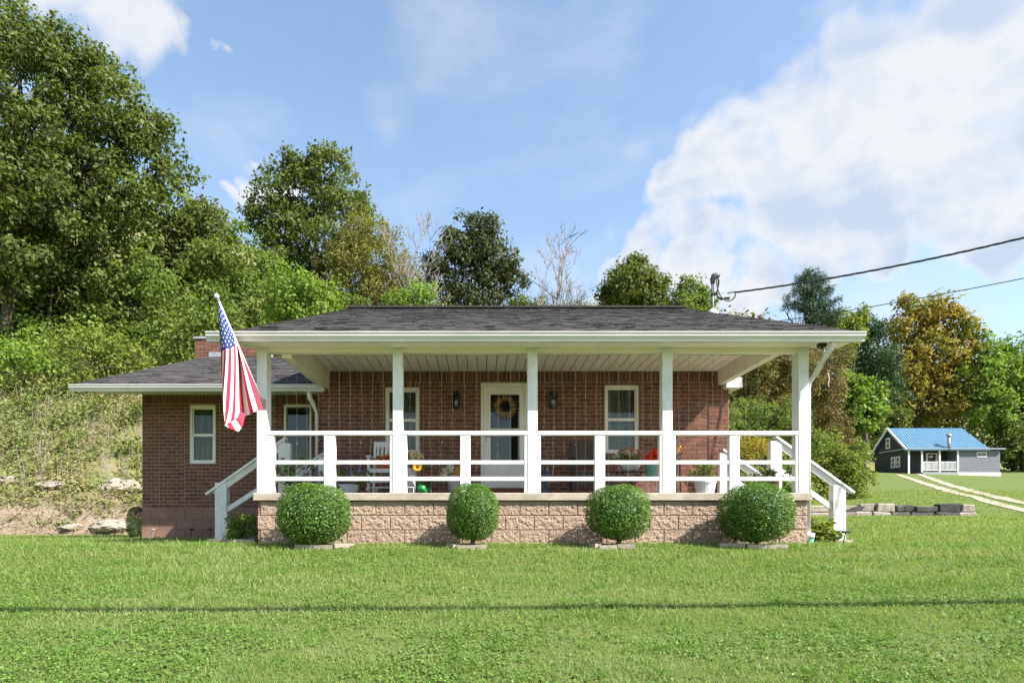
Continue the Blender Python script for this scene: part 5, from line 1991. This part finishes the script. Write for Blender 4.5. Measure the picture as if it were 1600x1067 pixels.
# red ball ornament near the wall
c = at(668, 741, 10.6)
t = thing('red_flower_pot', 'small dark pot with a dim red bloom standing by the brick wall', 'planter', (c[0], 10.6, FLOOR))
mb = MB(); pot(mb, (c[0], 10.6, FLOOR + .001), .07, .10, .2); mb.build('pot', POTM['brown'], t)
flower_heads(np.array([c, (c[0] - .05, 10.6, c[2] - .05), (c[0] + .06, 10.6, c[2] - .04)]), .05, 40, FLW['pink'], t, size=.05)
np_mesh('foliage', leaf_cloud(np.array([(c[0], 10.6, FLOOR + .24)]), np.full(1, .1), 60, .06), 4, LEAF['dark'], t)
# mums in white bowl on a folding stand
Yb = 10.3
xb = X_(984, Yb); zt = Z_(737, Yb)
t = thing('folding_table', 'small black folding tray table with crossed legs under the right window', 'table', (xb, Yb, FLOOR))
mb = MB(); mb.box(xb - .2, xb + .2, Yb - .15, Yb + .15, zt - .02, zt, ch=.004); mb.build('table_top', M['black_metal'], t)
for yy in (Yb - .13, Yb + .13):
    for s_ in (-1, 1):
        mb = MB(); mb.tube([(xb - s_ * .16, yy + s_ * .006, zt - .02), (xb + s_ * .2, yy + s_ * .006, FLOOR)], .009, 6); mb.build('leg', M['black_metal'], t)
t = thing('flower_bowl', 'white bowl of mixed cream and red mums on the small folding table', 'planter', (xb, Yb, zt))
mb = MB(); mb.lathe((xb, Yb, zt + .001), [(.07, 0), (.12, .02), (.17, .10), (.175, .11), (.16, .11), (.15, .09)], 20); mb.build('bowl', POTM['white'], t, smooth=True)
P1 = np.array([at(p, q, Yb - .05) for p, q in ((968, 711), (974, 707), (986, 711), (993, 712), (980, 705), (990, 707), (962, 713))])
P2 = np.array([at(p, q, Yb - .05) for p, q in ((970, 705), (982, 701), (997, 706), (1002, 712), (978, 712), (988, 702), (1000, 709))])
flower_heads(P1, .045, 50, FLW['white'], t, size=.05); flower_heads(P2, .04, 40, FLW['pink'], t, size=.045)
np_mesh('foliage', leaf_cloud(P1[:4] - np.array([0, 0, .05]), np.full(4, .08), 30, .06), 4, LEAF['mid'], t)
# teal bucket of orange flowers on a white wire plant stand
Yb = 9.9
xb = X_(1017, Yb); zs = Z_(746, Yb)
t = thing('plant_stand', 'white wire plant stand under the teal bucket', 'stand', (xb, Yb, FLOOR))
for k in range(4):
    a = PI / 4 + k * PI / 2
    mb = MB(); mb.tube([(xb + .09 * math.cos(a), Yb + .09 * math.sin(a), zs), (xb + .10 * math.cos(a), Yb + .1 * math.sin(a), FLOOR)], .006, 6); mb.build('leg', M['white_trim'], t)
mb = MB(); mb.lathe((xb, Yb, zs - .012), [(.10, 0), (.10, .01)], 18); mb.build('ring', M['white_trim'], t)
t = thing('flower_bucket', 'ribbed teal bucket of bright orange red flowers near the fourth post', 'planter', (xb, Yb, zs))
mb = MB()
prof = []
H = Z_(722, Yb) - zs
for k in range(13): prof.append((.075 + .025 * k / 12 + (.003 if k % 2 else 0), H * k / 12))
prof += [(.104, H), (.104, H + .012), (.094, H + .012)]
mb.lathe((xb, Yb, zs), prof, 20); mb.build('bucket', POTM['green'], t)
P = np.array([at(p, q, Yb - .03) for p, q in ((1014, 714), (1020, 710), (1026, 713), (1018, 718), (1025, 718), (1011, 719), (1022, 705), (1030, 712))])
flower_heads(P, .05, 60, FLW['orange'], t, size=.05)
# white pot with a bushy plant, right
t, x, zt, r = potted('potted_plant', 'white pot with loose green plant in front of the sunlit brick', 1084, 1119, 752, 9.9, 'white', .72)
k = 22; P = np.stack([x + RNG.normal(size=k) * .14, 9.9 + RNG.normal(size=k) * .12, zt + .02 + RNG.uniform(size=k) * .3], -1)
np_mesh('foliage', leaf_cloud(P, np.full(k, .06), 18, .055), 4, LEAF['mid'], t)
mb = MB()
for q in P: mb.tube([(x, 9.9, zt - .05), tuple(q)], .004, 4)
mb.build('stem', M['bark'], t)
# brown pot with dark leaves, far right
t, x, zt, r = potted('potted_plant', 'brown pot with dark trailing leaves at the right end of the porch', 1199, 1218, 747, 9.5, 'brown', .7)
k = 18; P = np.stack([x - .08 + RNG.normal(size=k) * .16, 9.5 + RNG.normal(size=k) * .1, zt + .02 + RNG.uniform(size=k) * .1], -1)
np_mesh('foliage', leaf_cloud(P, np.full(k, .05), 14, .05), 4, LEAF['boxdark'], t)
# dark stand with an orange sprig beside the fourth post
xb, Yb = X_(1060, 10.4), 10.4
t = thing('plant_stand', 'tall black plant stand with an orange sprig right of the fourth post', 'stand', (xb, Yb, FLOOR))
for s_ in (-1, 1):
    mb = MB(); mb.tube([(xb + s_ * .04, Yb, FLOOR), (xb + s_ * .02, Yb, Z_(716, Yb))], .014, 6); mb.build('leg', M['black_metal'], t)
mb = MB(); mb.beam((xb - .1, Yb, Z_(718, Yb)), (xb + .05, Yb, Z_(708, Yb)), .12, .02); mb.build('shelf', M['black_metal'], t)
flower_heads(np.array([at(1059, 701, Yb), at(1062, 699, Yb)]), .03, 14, FLW['yellow'], t, size=.035)


# rocking chair
def rocking_chair():
    Yc = 10.35
    x0, x1 = X_(579, Yc), X_(579, Yc) + .56
    zt = Z_(686, Yc)
    t = thing('rocking_chair', 'white wooden slat back rocking chair behind the second post', 'chair', ((x0 + x1) / 2, Yc, FLOOR))
    W = M['white']
    zs = FLOOR + .42
    for xx in (x0 + .02, x1 - .02):
        mb = MB(); mb.beam((xx, Yc + .16, FLOOR + .06), (xx, Yc + .36, zt), .04, .04, up=(1, 0, 0)); mb.build('back_post', W, t)
        mb = MB(); mb.box(xx - .02, xx + .02, Yc - .32, Yc - .28, FLOOR + .05, zs + .20, ch=.003); mb.build('leg', W, t)
        mb = MB(); mb.tube([(xx, Yc - .45 + .11 * i, FLOOR + .02 + .10 * ((i - 4) / 4.5) ** 2) for i in range(10)], .02, 6); mb.build('rocker', W, t)
        mb = MB(); mb.box(xx - .04, xx + .04, Yc - .36, Yc + .26, zs + .20, zs + .222, ch=.003); mb.build('arm', W, t)
    mb = MB(); mb.beam((x0 + .04, Yc + .352, zt - .05), (x1 - .04, Yc + .352, zt - .05), .025, .09); mb.build('top_rail', W, t)
    mb = MB(); mb.beam((x0 + .04, Yc + .235, zs + .10), (x1 - .04, Yc + .235, zs + .10), .025, .05); mb.build('back_rail', W, t)
    for i in range(7):
        xx = x0 + .075 + i * (x1 - x0 - .15) / 6
        mb = MB(); mb.beam((xx, Yc + .24, zs + .12), (xx, Yc + .345, zt - .09), .015, .042, up=(1, 0, 0)); mb.build('slat', W, t)
    for i in range(6):
        mb = MB(); mb.box(x0 + .04, x1 - .04, Yc - .31 + i * .085, Yc - .235 + i * .085, zs, zs + .018, ch=.003); mb.build('seat_slat', W, t)
    for zz in (FLOOR + .22, FLOOR + .13):
        mb = MB(); mb.tube([(x0 + .02, Yc - .30, zz), (x1 - .02, Yc - .30, zz)], .012, 6); mb.build('stretcher', W, t)
    mb = MB(); mb.box(x0 + .04, x1 - .04, Yc - .325, Yc - .31, zs - .05, zs, ch=.002); mb.build('apron', W, t)
    m, nt, N, L = nodes_of('floral_cushion')
    g = N.new('ShaderNodeNewGeometry')
    n1 = tex_noise(N, L, g.outputs['Position'], 22, 2)
    c = mixc(N, L, maprange(N, L, n1, .46, .54), (.62, .24, .02), (.42, .01, .012))
    p = N.new('ShaderNodeBsdfPrincipled'); L.new(c, p.inputs[0]); p.inputs['Roughness'].default_value = .9
    o = N.new('ShaderNodeOutputMaterial'); L.new(p.outputs[0], o.inputs[0])
    xm, ym = (x0 + x1) / 2, Yc + .02
    mb = MB(); mb.box(xm - .20, xm + .20, ym - .06, ym + .06, zs + .022, zs + .26, ch=.05)
    mb.build('cushion', m, smooth=True, label='orange and red patterned cushion on the white rocking chair', cat='cushion', loc=(xm, ym, zs + .022))


rocking_chair()


def patio_chair(px, Yc, label, mat):
    x0 = X_(px, Yc); x1 = x0 + .52
    zt = Z_(686, Yc)
    t = thing('patio_chair', label, 'chair', ((x0 + x1) / 2, Yc, FLOOR))
    zs = FLOOR + .40
    for xx in (x0 + .02, x1 - .02):
        mb = MB(); mb.beam((xx, Yc + .25, FLOOR), (xx, Yc + .30, zt), .035, .035, up=(1, 0, 0)); mb.build('back_leg', M['black_metal'], t)
        mb = MB(); mb.box(xx - .017, xx + .017, Yc - .28, Yc - .245, FLOOR, zs + .22); mb.build('leg', M['black_metal'], t)
        mb = MB(); mb.box(xx - .03, xx + .03, Yc - .3, Yc + .26, zs + .22, zs + .245, ch=.005); mb.build('arm', mat, t)
    mb = MB(); mb.beam((x0 + .04, Yc + .275, (zs + zt) / 2 + .05), (x1 - .04, Yc + .275, (zs + zt) / 2 + .05), .03, zt - zs - .1); mb.build('backrest', mat, t)
    mb = MB(); mb.box(x0 + .04, x1 - .04, Yc - .27, Yc + .25, zs - .04, zs, ch=.01); mb.build('seat', mat, t)
    mb = MB(); mb.box(x0 + .04, x1 - .04, Yc - .275, Yc - .272, zs - .22, zs - .045); mb.build('apron', mat, t)


wick = pbr('brown_weave', (.10, .075, .058), (.06, .045, .036), rough=.8, scale=60, bump=.4, bscale=150)
patio_chair(893, 10.45, 'dark brown woven patio chair behind the third railing bay', wick)
Yb = 9.9
t = thing('storage_bin', 'low dark blue bin just right of the middle post', 'bin', (X_(846, Yb), Yb, FLOOR))
mb = MB(); mb.box(X_(832, Yb), X_(857, Yb), Yb, Yb + .3, FLOOR + .001, Z_(738, Yb), ch=.012); mb.build('bin_body', POTM['navy'], t)
mb = MB(); mb.box(X_(830.5, Yb), X_(858.5, Yb), Yb - .01, Yb + .31, Z_(738, Yb) + .001, Z_(734, Yb), ch=.006); mb.build('lid', POTM['navy'], t)

# wind chime under the right eave
xc, yc = X_(1295, 8.55), 8.55
t = thing('wind_chime', 'small copper and crystal wind chime hanging below the right gutter', 'wind chime', (xc, yc, SOFF))
cu = pbr('dull_copper', (.22, .09, .06), (.10, .05, .04), rough=.5, metal=.4, scale=20)
mb = MB(); mb.tube([(xc, yc, SOFF - .004), (xc, yc, Z_(562, yc))], .0025, 4); mb.build('cord', M['black_metal'], t)
mb = MB()
zc_ = Z_(575, yc)
for k in range(7):
    a = 2 * PI * k / 7
    mb.tube([(xc + .02 * math.cos(a), yc + .02 * math.sin(a), zc_ + .11), (xc + .05 * math.cos(a), yc + .05 * math.sin(a), zc_ + .04), (xc + .055 * math.cos(a), yc + .055 * math.sin(a), zc_ - .01)], .006, 4)
mb.lathe((xc, yc, zc_), [(.06, -.012), (.06, -.004)], 14); mb.lathe((xc, yc, zc_), [(.02, .11), (.01, .13)], 10)
mb.build('cage', cu, t)
mb = MB()
cr = pbr('crystal', (.82, .82, .84), rough=.1, spec=.8)
for k in range(9):
    z = zc_ - .03 - k * .027
    mb.lathe((xc + .006 * math.cos(k * 1.3), yc + .006 * math.sin(k * 1.3), z), [(.002, -.014), (.014 - .0008 * k, 0), (.002, .013)], 6)
mb.build('crystal_drop', cr, t)

# ------------------------------------------------------------------ service mast and cables
YM = 11.35
mx = X_(1113.5, YM)
zf = ZE + (YM - 8.38) * (ZR - ZE) / (YR - 8.38)
t = thing('service_mast', 'grey electric service mast with hooded weatherhead on the roof', 'mast', (mx, YM, zf))
mb = MB(); mb.tube([(mx, YM, zf - .3), (mx, YM, Z_(441, YM))], .025, 12); mb.build('pipe', pbr('weathered_pipe', (.20, .20, .21), (.14, .14, .15), rough=.5, metal=.3), t, smooth=True)
mb = MB(); mb.lathe((mx, YM, zf - .01), [(.10, -.03), (.09, .03), (.04, .06), (.032, .07)], 14); mb.build('boot_flashing', M['white_trim'], t)
mb = MB()
zt = Z_(441, YM)
mb.tube([(mx, YM, zt - .03), (mx, YM, zt + .05), (mx + .02, YM - .01, zt + .10), (mx + .075, YM - .02, zt + .125), (mx + .12, YM - .02, zt + .10)], [.036, .052, .062, .05, .034], 12)
mb.build('weatherhead', pbr('cast_grey', (.13, .13, .14), rough=.5), t, smooth=True)
mb = MB(); mb.lathe((mx, YM, Z_(460, YM)), [(.037, -.02), (.037, .02)], 12); mb.box(mx - .01, mx + .06, YM - .015, YM + .015, Z_(460, YM) - .012, Z_(460, YM) + .012); mb.build('clamp', M['black_metal'], t)


def bez(pts, n=24):
    pts = [Vector(p) for p in pts]
    out = []
    for i in range(n + 1):
        t_ = i / n
        q = pts[:]
        while len(q) > 1:
            q = [a.lerp(b, t_) for a, b in zip(q[:-1], q[1:])]
        out.append(q[0])
    return out


P = lambda px, py, dy=0: at(px, py, YM + dy)
for k, (mid, end) in enumerate((([(1128, 440), (1108, 476), (1128, 468)], (1140, 466)), ([(1132, 444), (1104, 470), (1128, 466)], (1139, 467.5)), ([(1118, 430), (1116, 487), (1150, 474)], (1149, 459)))):
    mb = MB(); mb.tube(bez([P(1121, 434, -.02)] + [P(*q, -.03 * k) for q in mid] + [P(*end, -.05)]), .011, 6); mb.build('drip_loop', M['rubber'], t, smooth=True)
Aa = Vector(P(1147, 457, -.05))
mb = MB(); mb.tube([P(1115.5, 460), P(1134, 457.5, -.03)], .004, 4); mb.tube([P(1137, 458, -.04), P(1147, 455.5, -.05)], .02, 6); mb.build('dead_end_grip', M['galv'], t)
mb = MB(); mb.tube([P(1131, 466.3, -.05), P(1140, 465.5, -.05)], .022, 6); mb.build('splice', M['rubber'], t)


def cable(name, label, A, B, sag, r, twist=0, n=70, cat='cable'):
    A, B = Vector(A), Vector(B)
    t_ = thing(name, label, cat, A)
    paths = [[] for _ in range(3 if twist else 1)]
    for i in range(n + 1):
        f = i / n
        p = A.lerp(B, f)
        p.z -= 4 * sag * f * (1 - f)
        for k, q in enumerate(paths):
            a = f * twist + k * 2 * PI / 3
            rr = r * .95 if twist else 0
            q.append(p + Vector((math.cos(a) * rr * .3, math.cos(a) * rr, math.sin(a) * rr)))
    for q in paths:
        mb = MB(); mb.tube(q, r, 6); mb.build('conductor', M['rubber'], t_, smooth=True)


Bb = Vector(at(1600, 353, 8.9))
dirv = (Bb - Aa)
cable('service_cable', 'thick twisted black service cable running from the mast to upper right', Aa, Aa + dirv * 3.0 + Vector((0, 0, 1.15)), .62, .0092, 130, 130)
A2, B2 = Vector(at(1205, 501, 16)), Vector(at(1600, 434, 12.5))
cable('phone_cable', 'thin black cable passing low in front of the pine', A2 + (A2 - B2) * .1 + Vector((0, 0, -.02)), A2 + (B2 - A2) * 2.0 + Vector((0, 0, .38)), .20, .009)
# overhead line along the road behind the viewer: its shadow crosses the lawn
def sun_up(px, py, h):
    g = Vector(on_ground(px, py))
    return g - SUN_TRAVEL * (h / -SUN_TRAVEL.z)


c0, c1 = sun_up(0, 946, 5.4), sun_up(1590, 934, 5.4)
dd = c1 - c0
cable('overhead_cable', 'heavy overhead line above the lawn that throws the long thin shadow', c0 - dd * .6, c1 + dd * .6, .42, .056)

# ------------------------------------------------------------------ stone retaining wall and driveway
YB = 20.0
rw = thing('retaining_wall', 'low old stone retaining wall at the far edge of the right lawn', 'wall', (X_(1430, YB), YB, .44))
stone_l = pbr('pale_stone', (.34, .30, .25), (.20, .17, .14), rough=.95, scale=5, detail=8, bump=.7, bscale=14, island=.2)
stone_d = pbr('dark_stone', (.075, .07, .062), (.035, .033, .03), rough=.95, scale=5, detail=8, bump=.7, bscale=14, island=.3, dirt=(.16, .15, .13), dirt_scale=1.2)
mb = MB(); mb.box(X_(1264, YB), X_(1519, YB), YB - .02, YB + .2, .2, .72); mb.build('wall_core', stone_d, rw)
x = X_(1262, YB)
xend = X_(1521, YB)
i = 0
while x < xend:
    w = random.uniform(.4, .9)
    x2 = min(x + w, xend)
    zg = g1((x + x2) / 2, YB - .3)
    for row, (h0, h1) in enumerate(((-.15, .13), (.135, .36))):
        mb = MB()
        yy = YB - .12 + random.uniform(-.05, .05) + (.05 if row else 0)
        top = zg + h1 + (random.uniform(-.05, .05) if row else 0)
        mb.box(x + .012 + (.15 if row and x > X_(1270, YB) else 0), x2 - .012 + (.12 if row and x2 < xend else 0), yy, YB + .22, zg + h0, top, ch=.03)
        for q in range(len(mb.v)):
            v = Vector(mb.v[q]); mb.v[q] = tuple(v + Vector((mnoise.noise(v * 3), mnoise.noise(v * 3 + Vector((9, 0, 0))), mnoise.noise(v * 3 + Vector((0, 9, 0))))) * .04)
        pale = x < X_(1368, YB) or x2 >= xend - .01
        mb.build('stone', stone_l if pale else stone_d, rw)
    x = x2
    i += 1


def track(pxs_, w, name):
    pts = [on_ground(px, py) for px, py in pxs_]
    xs_ = np.array([p[0] for p in pts]); ys_ = np.array([p[1] for p in pts])
    s_ = np.linspace(0, 1, len(pts)); ss = np.linspace(0, 1, 160)
    X = np.interp(ss, s_, xs_); Y = np.interp(ss, s_, ys_)
    ker = np.ones(15) / 15
    Xp = np.convolve(np.pad(X, 7, 'edge'), ker, 'valid'); Yp = np.convolve(np.pad(Y, 7, 'edge'), ker, 'valid')
    dx, dy = np.gradient(Xp), np.gradient(Yp)
    L_ = np.hypot(dx, dy) + 1e-9
    mb = MB()
    nseg = 5
    for k in range(len(Xp)):
        for j in range(nseg):
            o_ = (j / (nseg - 1) - .5) * w * (1 + .55 * mnoise.noise(Vector((Xp[k] * .9, Yp[k] * .9, j * 1.7))))
            x_, y_ = Xp[k] - dy[k] / L_[k] * o_, Yp[k] + dx[k] / L_[k] * o_
            mb.v.append((x_, y_, g1(x_, y_) + .02))
    for k in range(len(Xp) - 1):
        for j in range(nseg - 1):
            a = k * nseg + j
            mb.f.append((a, a + 1, a + nseg + 1, a + nseg)); mb.m.append(0)
    mb.build(name, M['gravel'], kind='structure', smooth=True)


M['gravel'] = pbr('gravel', (.37, .31, .24), (.25, .225, .15), rough=.95, scale=3, detail=8, bump=.5, bscale=30)
track([(1402, 741), (1420, 747), (1450, 757), (1490, 770), (1530, 780), (1575, 792), (1620, 804)], .5, 'driveway')
track([(1424, 739), (1450, 746), (1480, 757), (1520, 768), (1560, 778), (1600, 787), (1640, 795)], .5, 'driveway')


# ------------------------------------------------------------------ blue roofed house beyond
def far_house():
    Y = 68.0
    gx0 = X_(1418, Y)
    zb_ = Z_(739, Y)
    ze = Z_(702, Y)
    t = thing('blue_roofed_house', 'dark sided house with bright blue metal roof beyond the lawn', 'house', (X_(1470, Y), Y, zb_))
    YBk = Y * 1.083
    side = pbr('dark_siding', (.035, .042, .045), (.028, .034, .036), rough=.7, scale=2, bump=0)
    sid2 = pbr('grey_siding', (.17, .175, .20), (.145, .15, .175), rough=.7, scale=2)
    wht = pbr('far_white', (.75, .75, .74), rough=.6)
    roofm = pbr('blue_metal', (.085, .195, .29), (.065, .16, .25), rough=.35, spec=.5, scale=2)
    ym = (Y + YBk) / 2
    zr = Z_(669, ym)
    xr = X_(1497, Y)
    # gable body
    mb = MB()
    prof = [(Y + 1.6, zb_ - 2), (Y + 1.6, ze + .05), (ym, zr - .12), (YBk, ze), (YBk, zb_ - 2)]
    mb.prism(prof, gx0 + .02, X_(1540, Y))
    mb.box(gx0, gx0 + .14, Y + .06, Y + 1.6, zb_ - 2, ze + .02)
    mb.build('wall', side, t)
    n = 30
    for k in range(n):       # lap siding boards on the gable end
        z0 = zb_ - .2 + k * .165
        f = (z0 - ze) / (zr - ze)
        ya, yb = (Y + .06, YBk - .02) if f < 0 else (Y + (ym - Y) * f + .2, YBk - (YBk - ym) * f - .2)
        if f > .93: break
        mb = MB(); mb.box(gx0 - .03, gx0 - .001, ya, yb, z0, z0 + .15); mb.build('siding_board', side, t)
    # roof: front and back sheets with standing ribs
    ov = .35
    def sheet(y0, z0, y1, z1, nm):
        A = Vector((gx0 - ov, y0, z0)); B = Vector((X_(1543, Y), y0, z0)); C = Vector((X_(1500, ym) + .2, y1, z1)); D = Vector((gx0 - ov, y1, z1))
        mb = MB(); mb.add([A, B, C, D] + [p - Vector((0, 0, .12)) for p in (A, B, C, D)], [(0, 1, 2, 3), (7, 6, 5, 4), (0, 4, 5, 1), (1, 5, 6, 2), (2, 6, 7, 3), (3, 7, 4, 0)])
        o = mb.build(nm, roofm, t)
        k = 0
        while True:
            x = gx0 - ov + .05 + k * .3
            if x > B.x - .05: break
            f = 1.0
            if x > C.x: f = max(0.02, 1 - (x - C.x) / (B.x - C.x))
            q = MB(); p0 = Vector((x, y0, z0 + .02)); p1 = Vector((x, y0 + (y1 - y0) * f, z0 + (z1 - z0) * f + .02))
            q.beam(p0, p1, .06, .05); q.build('roof_rib', roofm, o)
            k += 1
    sheet(Y - .35, ze - .02, ym, zr, 'roof')
    sheet(YBk + .35, ze - .1, ym, zr, 'roof')
    for y0, z0 in ((Y - .35, ze - .08), (YBk + .35, ze - .16)):
        mb = MB(); mb.beam((gx0 - ov - .03, y0, z0), (gx0 - ov - .03, ym, zr - .06), .08, .22); mb.build('rake_board', wht, t)
    # right hand extension with grey siding
    ex0, ex1 = X_(1497, Y), X_(1563, Y)
    mb = MB(); mb.box(ex0, ex1, Y + .05, Y + 4, zb_ + .1, ze - .02); mb.build('wall', sid2, t)
    for k in range(15):
        z0 = zb_ + .12 + k * .165
        if z0 + .15 > ze - .03: break
        mb = MB(); mb.box(ex0 + .1, ex1 - .02, Y + .015, Y + .049, z0, z0 + .15); mb.build('siding_board', sid2, t)
    mb = MB(); mb.box(ex0 - .05, ex1 + .05, Y - .02, Y + 4.05, zb_ - 2.5, zb_ + .095); mb.build('foundation', pbr('white_block', (.62, .62, .6), (.5, .5, .48), rough=.9, scale=3), t)
    mb = MB(); mb.box(X_(1414, Y) - .1, ex1 + .25, Y - .4, Y + 4.3, ze - .015, ze + .12); mb.build('eave_fascia', pbr('eave_blue_grey', (.25, .29, .36), rough=.5), t)
    # porch
    for p in (1419.5, 1440, 1467.5, 1496):
        mb = MB(); mb.box(X_(p, Y) - .08, X_(p, Y) + .08, Y - .1, Y + .04, zb_ + (.1 if p > 1430 else -.4), ze - .02); mb.build('porch_post', wht, t)
    mb = MB(); mb.box(X_(1441, Y), ex0, Y - .1, Y + 1.55, zb_ - .6, zb_ + .12); mb.build('porch_floor', pbr('grey_deck', (.3, .3, .3), rough=.8), t)
    za, zt = zb_ + .28, Z_(722, Y)
    for a, b in ((1441.5, 1466.5), (1469, 1495)):
        r_ = empty_part('porch_railing', t)
        for zz in (za, zt):
            mb = MB(); mb.box(X_(a, Y), X_(b, Y), Y - .06, Y, zz, zz + .07); mb.build('rail', wht, r_)
        nb_ = 13
        for k in range(nb_):
            x = X_(a, Y) + (k + .5) * (X_(b, Y) - X_(a, Y)) / nb_
            mb = MB(); mb.box(x - .025, x + .025, Y - .05, Y - .01, za + .07, zt); mb.build('baluster', wht, r_)
    dx0, dx1 = X_(1448, Y + 1.55), X_(1463, Y + 1.55)
    d_ = empty_part('door', t)
    mb = MB(); mb.box(dx0 - .1, dx1 + .1, Y + 1.52, Y + 1.6, zb_ + .12, Z_(707.5, Y + 1.55)); mb.build('frame', wht, d_)
    mb = MB(); mb.box(dx0 + .12, dx1 - .12, Y + 1.48, Y + 1.518, zb_ + .15, Z_(709.5, Y + 1.55)); mb.build('door_leaf', pbr('maroon_door', (.06, .03, .03), rough=.5), d_)
    mb = MB(); mb.box(X_(1451, Y + 1.5), X_(1457, Y + 1.5), Y + 1.46, Y + 1.478, Z_(715, Y + 1.5), Z_(712, Y + 1.5)); mb.build('notice', wht, d_)
    # windows
    def win_front(a, b, tp, bt):
        w = empty_part('window', t)
        mb = MB(); mb.box(X_(a, Y), X_(b, Y), Y - .03, Y + .012, Z_(bt, Y), Z_(tp, Y)); mb.build('frame', wht, w)
        m_ = (a + b) / 2
        for c, e in ((a + 1.2, m_ - .4), (m_ + .4, b - 1.2)):
            mb = MB(); mb.box(X_(c, Y), X_(e, Y), Y - .045, Y - .032, Z_(bt - 1.4, Y), Z_(tp + 1.4, Y)); mb.build('pane', darkg, w)
    darkg = pbr('dark_pane', (.03, .035, .04), rough=.08, spec=.6)
    win_front(1526, 1541.5, 706, 714)
    def win_side(p0, p1, tp, bt):
        # the gable end is the plane x = gx0: a pixel column there is a distance
        f = lambda p: gx0 * F / (p - CX)
        ya, yb = f(p1), f(p0)
        w = empty_part('window', t)
        ymid = (ya + yb) / 2
        z0, z1 = Z_(bt, ymid), Z_(tp, ymid)
        mb = MB(); mb.box(gx0 - .075, gx0 - .032, ya, yb, z0, z1); mb.build('frame', wht, w)
        zm = (z0 + z1) / 2
        for c, e in ((z0 + .14, zm - .05), (zm + .05, z1 - .14)):
            mb = MB(); mb.box(gx0 - .09, gx0 - .077, ya + .16, yb - .16, c, e); mb.build('pane', darkg, w)
    win_side(1385, 1391.5, 684, 701); win_side(1393, 1399.5, 714, 731); win_side(1400.5, 1407, 713, 730)
    # stove pipe
    px = X_(1482.5, Y - .3)
    mb = MB(); mb.tube([(px, Y - .3, ze + .0), (px, Y - .3, Z_(682, Y - .3))], .15, 10); mb.lathe((px, Y - .3, Z_(682, Y - .3)), [(.24, 0), (.30, .12), (.2, .3), (.05, .36)], 12); mb.build('stove_pipe', M['galv'], t, smooth=True)


far_house()


# ------------------------------------------------------------------ grass
def lawn_points(n, y0, y1, seed):
    rng = np.random.default_rng(seed)
    u = rng.uniform(size=n)
    Y = y0 * (y1 / y0) ** u
    X = rng.uniform(-1, 1, n) * (.90 * Y + 1.2) + .04 * Y
    k = ~((X > FX0 - .02) & (X < FX1 + .02) & (Y > YF - .03) & (Y < 16))
    k &= ~((X > GX0 - .05) & (X < FX0) & (Y > YG - .12))
    k &= ~((X > FX1 - .1) & (X < FX1 + .55) & (Y > 9.5) & (Y < 11))
    k &= hill_dist(X, Y) < .12
    k &= ~((np.abs(X - 13.2) < 2.7) & (Y > 19.8) & (Y < 20.3))
    return X[k], Y[k], rng


X, Y, rng = lawn_points(730000, 2.9, 30, 5)
n = len(X)
sc_ = np.clip(Y / 4.2, .8, 5)
b0 = np.stack([X, Y, ground(X, Y) - .004], -1)
patch = np.array([mnoise.noise(Vector((a * 1.1, b * 2.2, 0))) for a, b in zip(X[::8], Y[::8])])
patch = np.repeat(patch, 8)[:n] if len(patch) * 8 >= n else np.resize(np.repeat(patch, 8), n)
band = .5 + .5 * np.sin(Y * 5.2 + .25 * np.sin(X * .7) + patch)
hg = (.012 + .022 * rng.uniform(size=n) ** 2) * (.75 + .5 * band) * np.clip(1 + .25 * rng.normal(size=n), .4, 2.2) * np.clip(sc_, 1, 1.6)
az = rng.uniform(0, 2 * PI, n)
lean = np.abs(rng.normal(size=n)) * 1.0 + .3
d_ = np.stack([np.cos(az) * lean, np.sin(az) * lean, np.ones(n)], -1)
d_ /= np.linalg.norm(d_, axis=1, keepdims=True)
tip = b0 + d_ * (hg * 1.5)[:, None]
aw = az + PI / 2 + rng.normal(size=n) * .5
sd = np.stack([np.cos(aw), np.sin(aw), np.zeros(n)], -1) * (.0024 * sc_ * rng.uniform(.7, 1.5, n))[:, None]
V = np.stack([b0 - sd, b0 + sd, tip], 1).reshape(-1, 3)
np_mesh('lawn_grass', V, 3, LEAF['grass'], kind='stuff')
X, Y, rng = lawn_points(100000, 2.9, 13, 9)
keep = np.array([mnoise.noise(Vector((a * .9, b * 1.6, 5.5))) + .35 * mnoise.noise(Vector((a * 4, b * 6, 1.5))) for a, b in zip(X, Y)]) + rng.normal(size=len(X)) * .28 > .05
X, Y = X[keep], Y[keep]
P = np.stack([X, Y, ground(X, Y) + .02], -1)
np_mesh('clover', leaf_cloud(P, np.full(len(P), .016), 3, .018, up=1.6, outw=.2, aspect=.95, flat=.4), 4, LEAF['clover'], kind='stuff')
# longer tufts and flat broad leaved weeds scattered in the lawn
X, Y, rng = lawn_points(520, 2.9, 9, 21)
m = 46
Xt = np.repeat(X, m) + rng.normal(size=len(X) * m) * .05 * np.repeat(rng.uniform(.6, 2.2, len(X)), m)
Yt = np.repeat(Y, m) + rng.normal(size=len(X) * m) * .04
n = len(Xt)
b0 = np.stack([Xt, Yt, ground(Xt, Yt) - .004], -1)
dirn = rng.normal(size=(n, 3)) * np.array([.6, .6, .1]) + np.array([0, 0, .8])
tip = b0 + dirn * (rng.uniform(.04, .095, n))[:, None]
aw = rng.uniform(0, PI, n)
sd = np.stack([np.cos(aw), np.sin(aw), np.zeros(n)], -1) * (.0034 * np.clip(Yt / 4.2, .8, 3))[:, None]
np_mesh('grass_tufts', np.stack([b0 - sd, b0 + sd, tip], 1).reshape(-1, 3), 3, LEAF['clover'], kind='stuff')
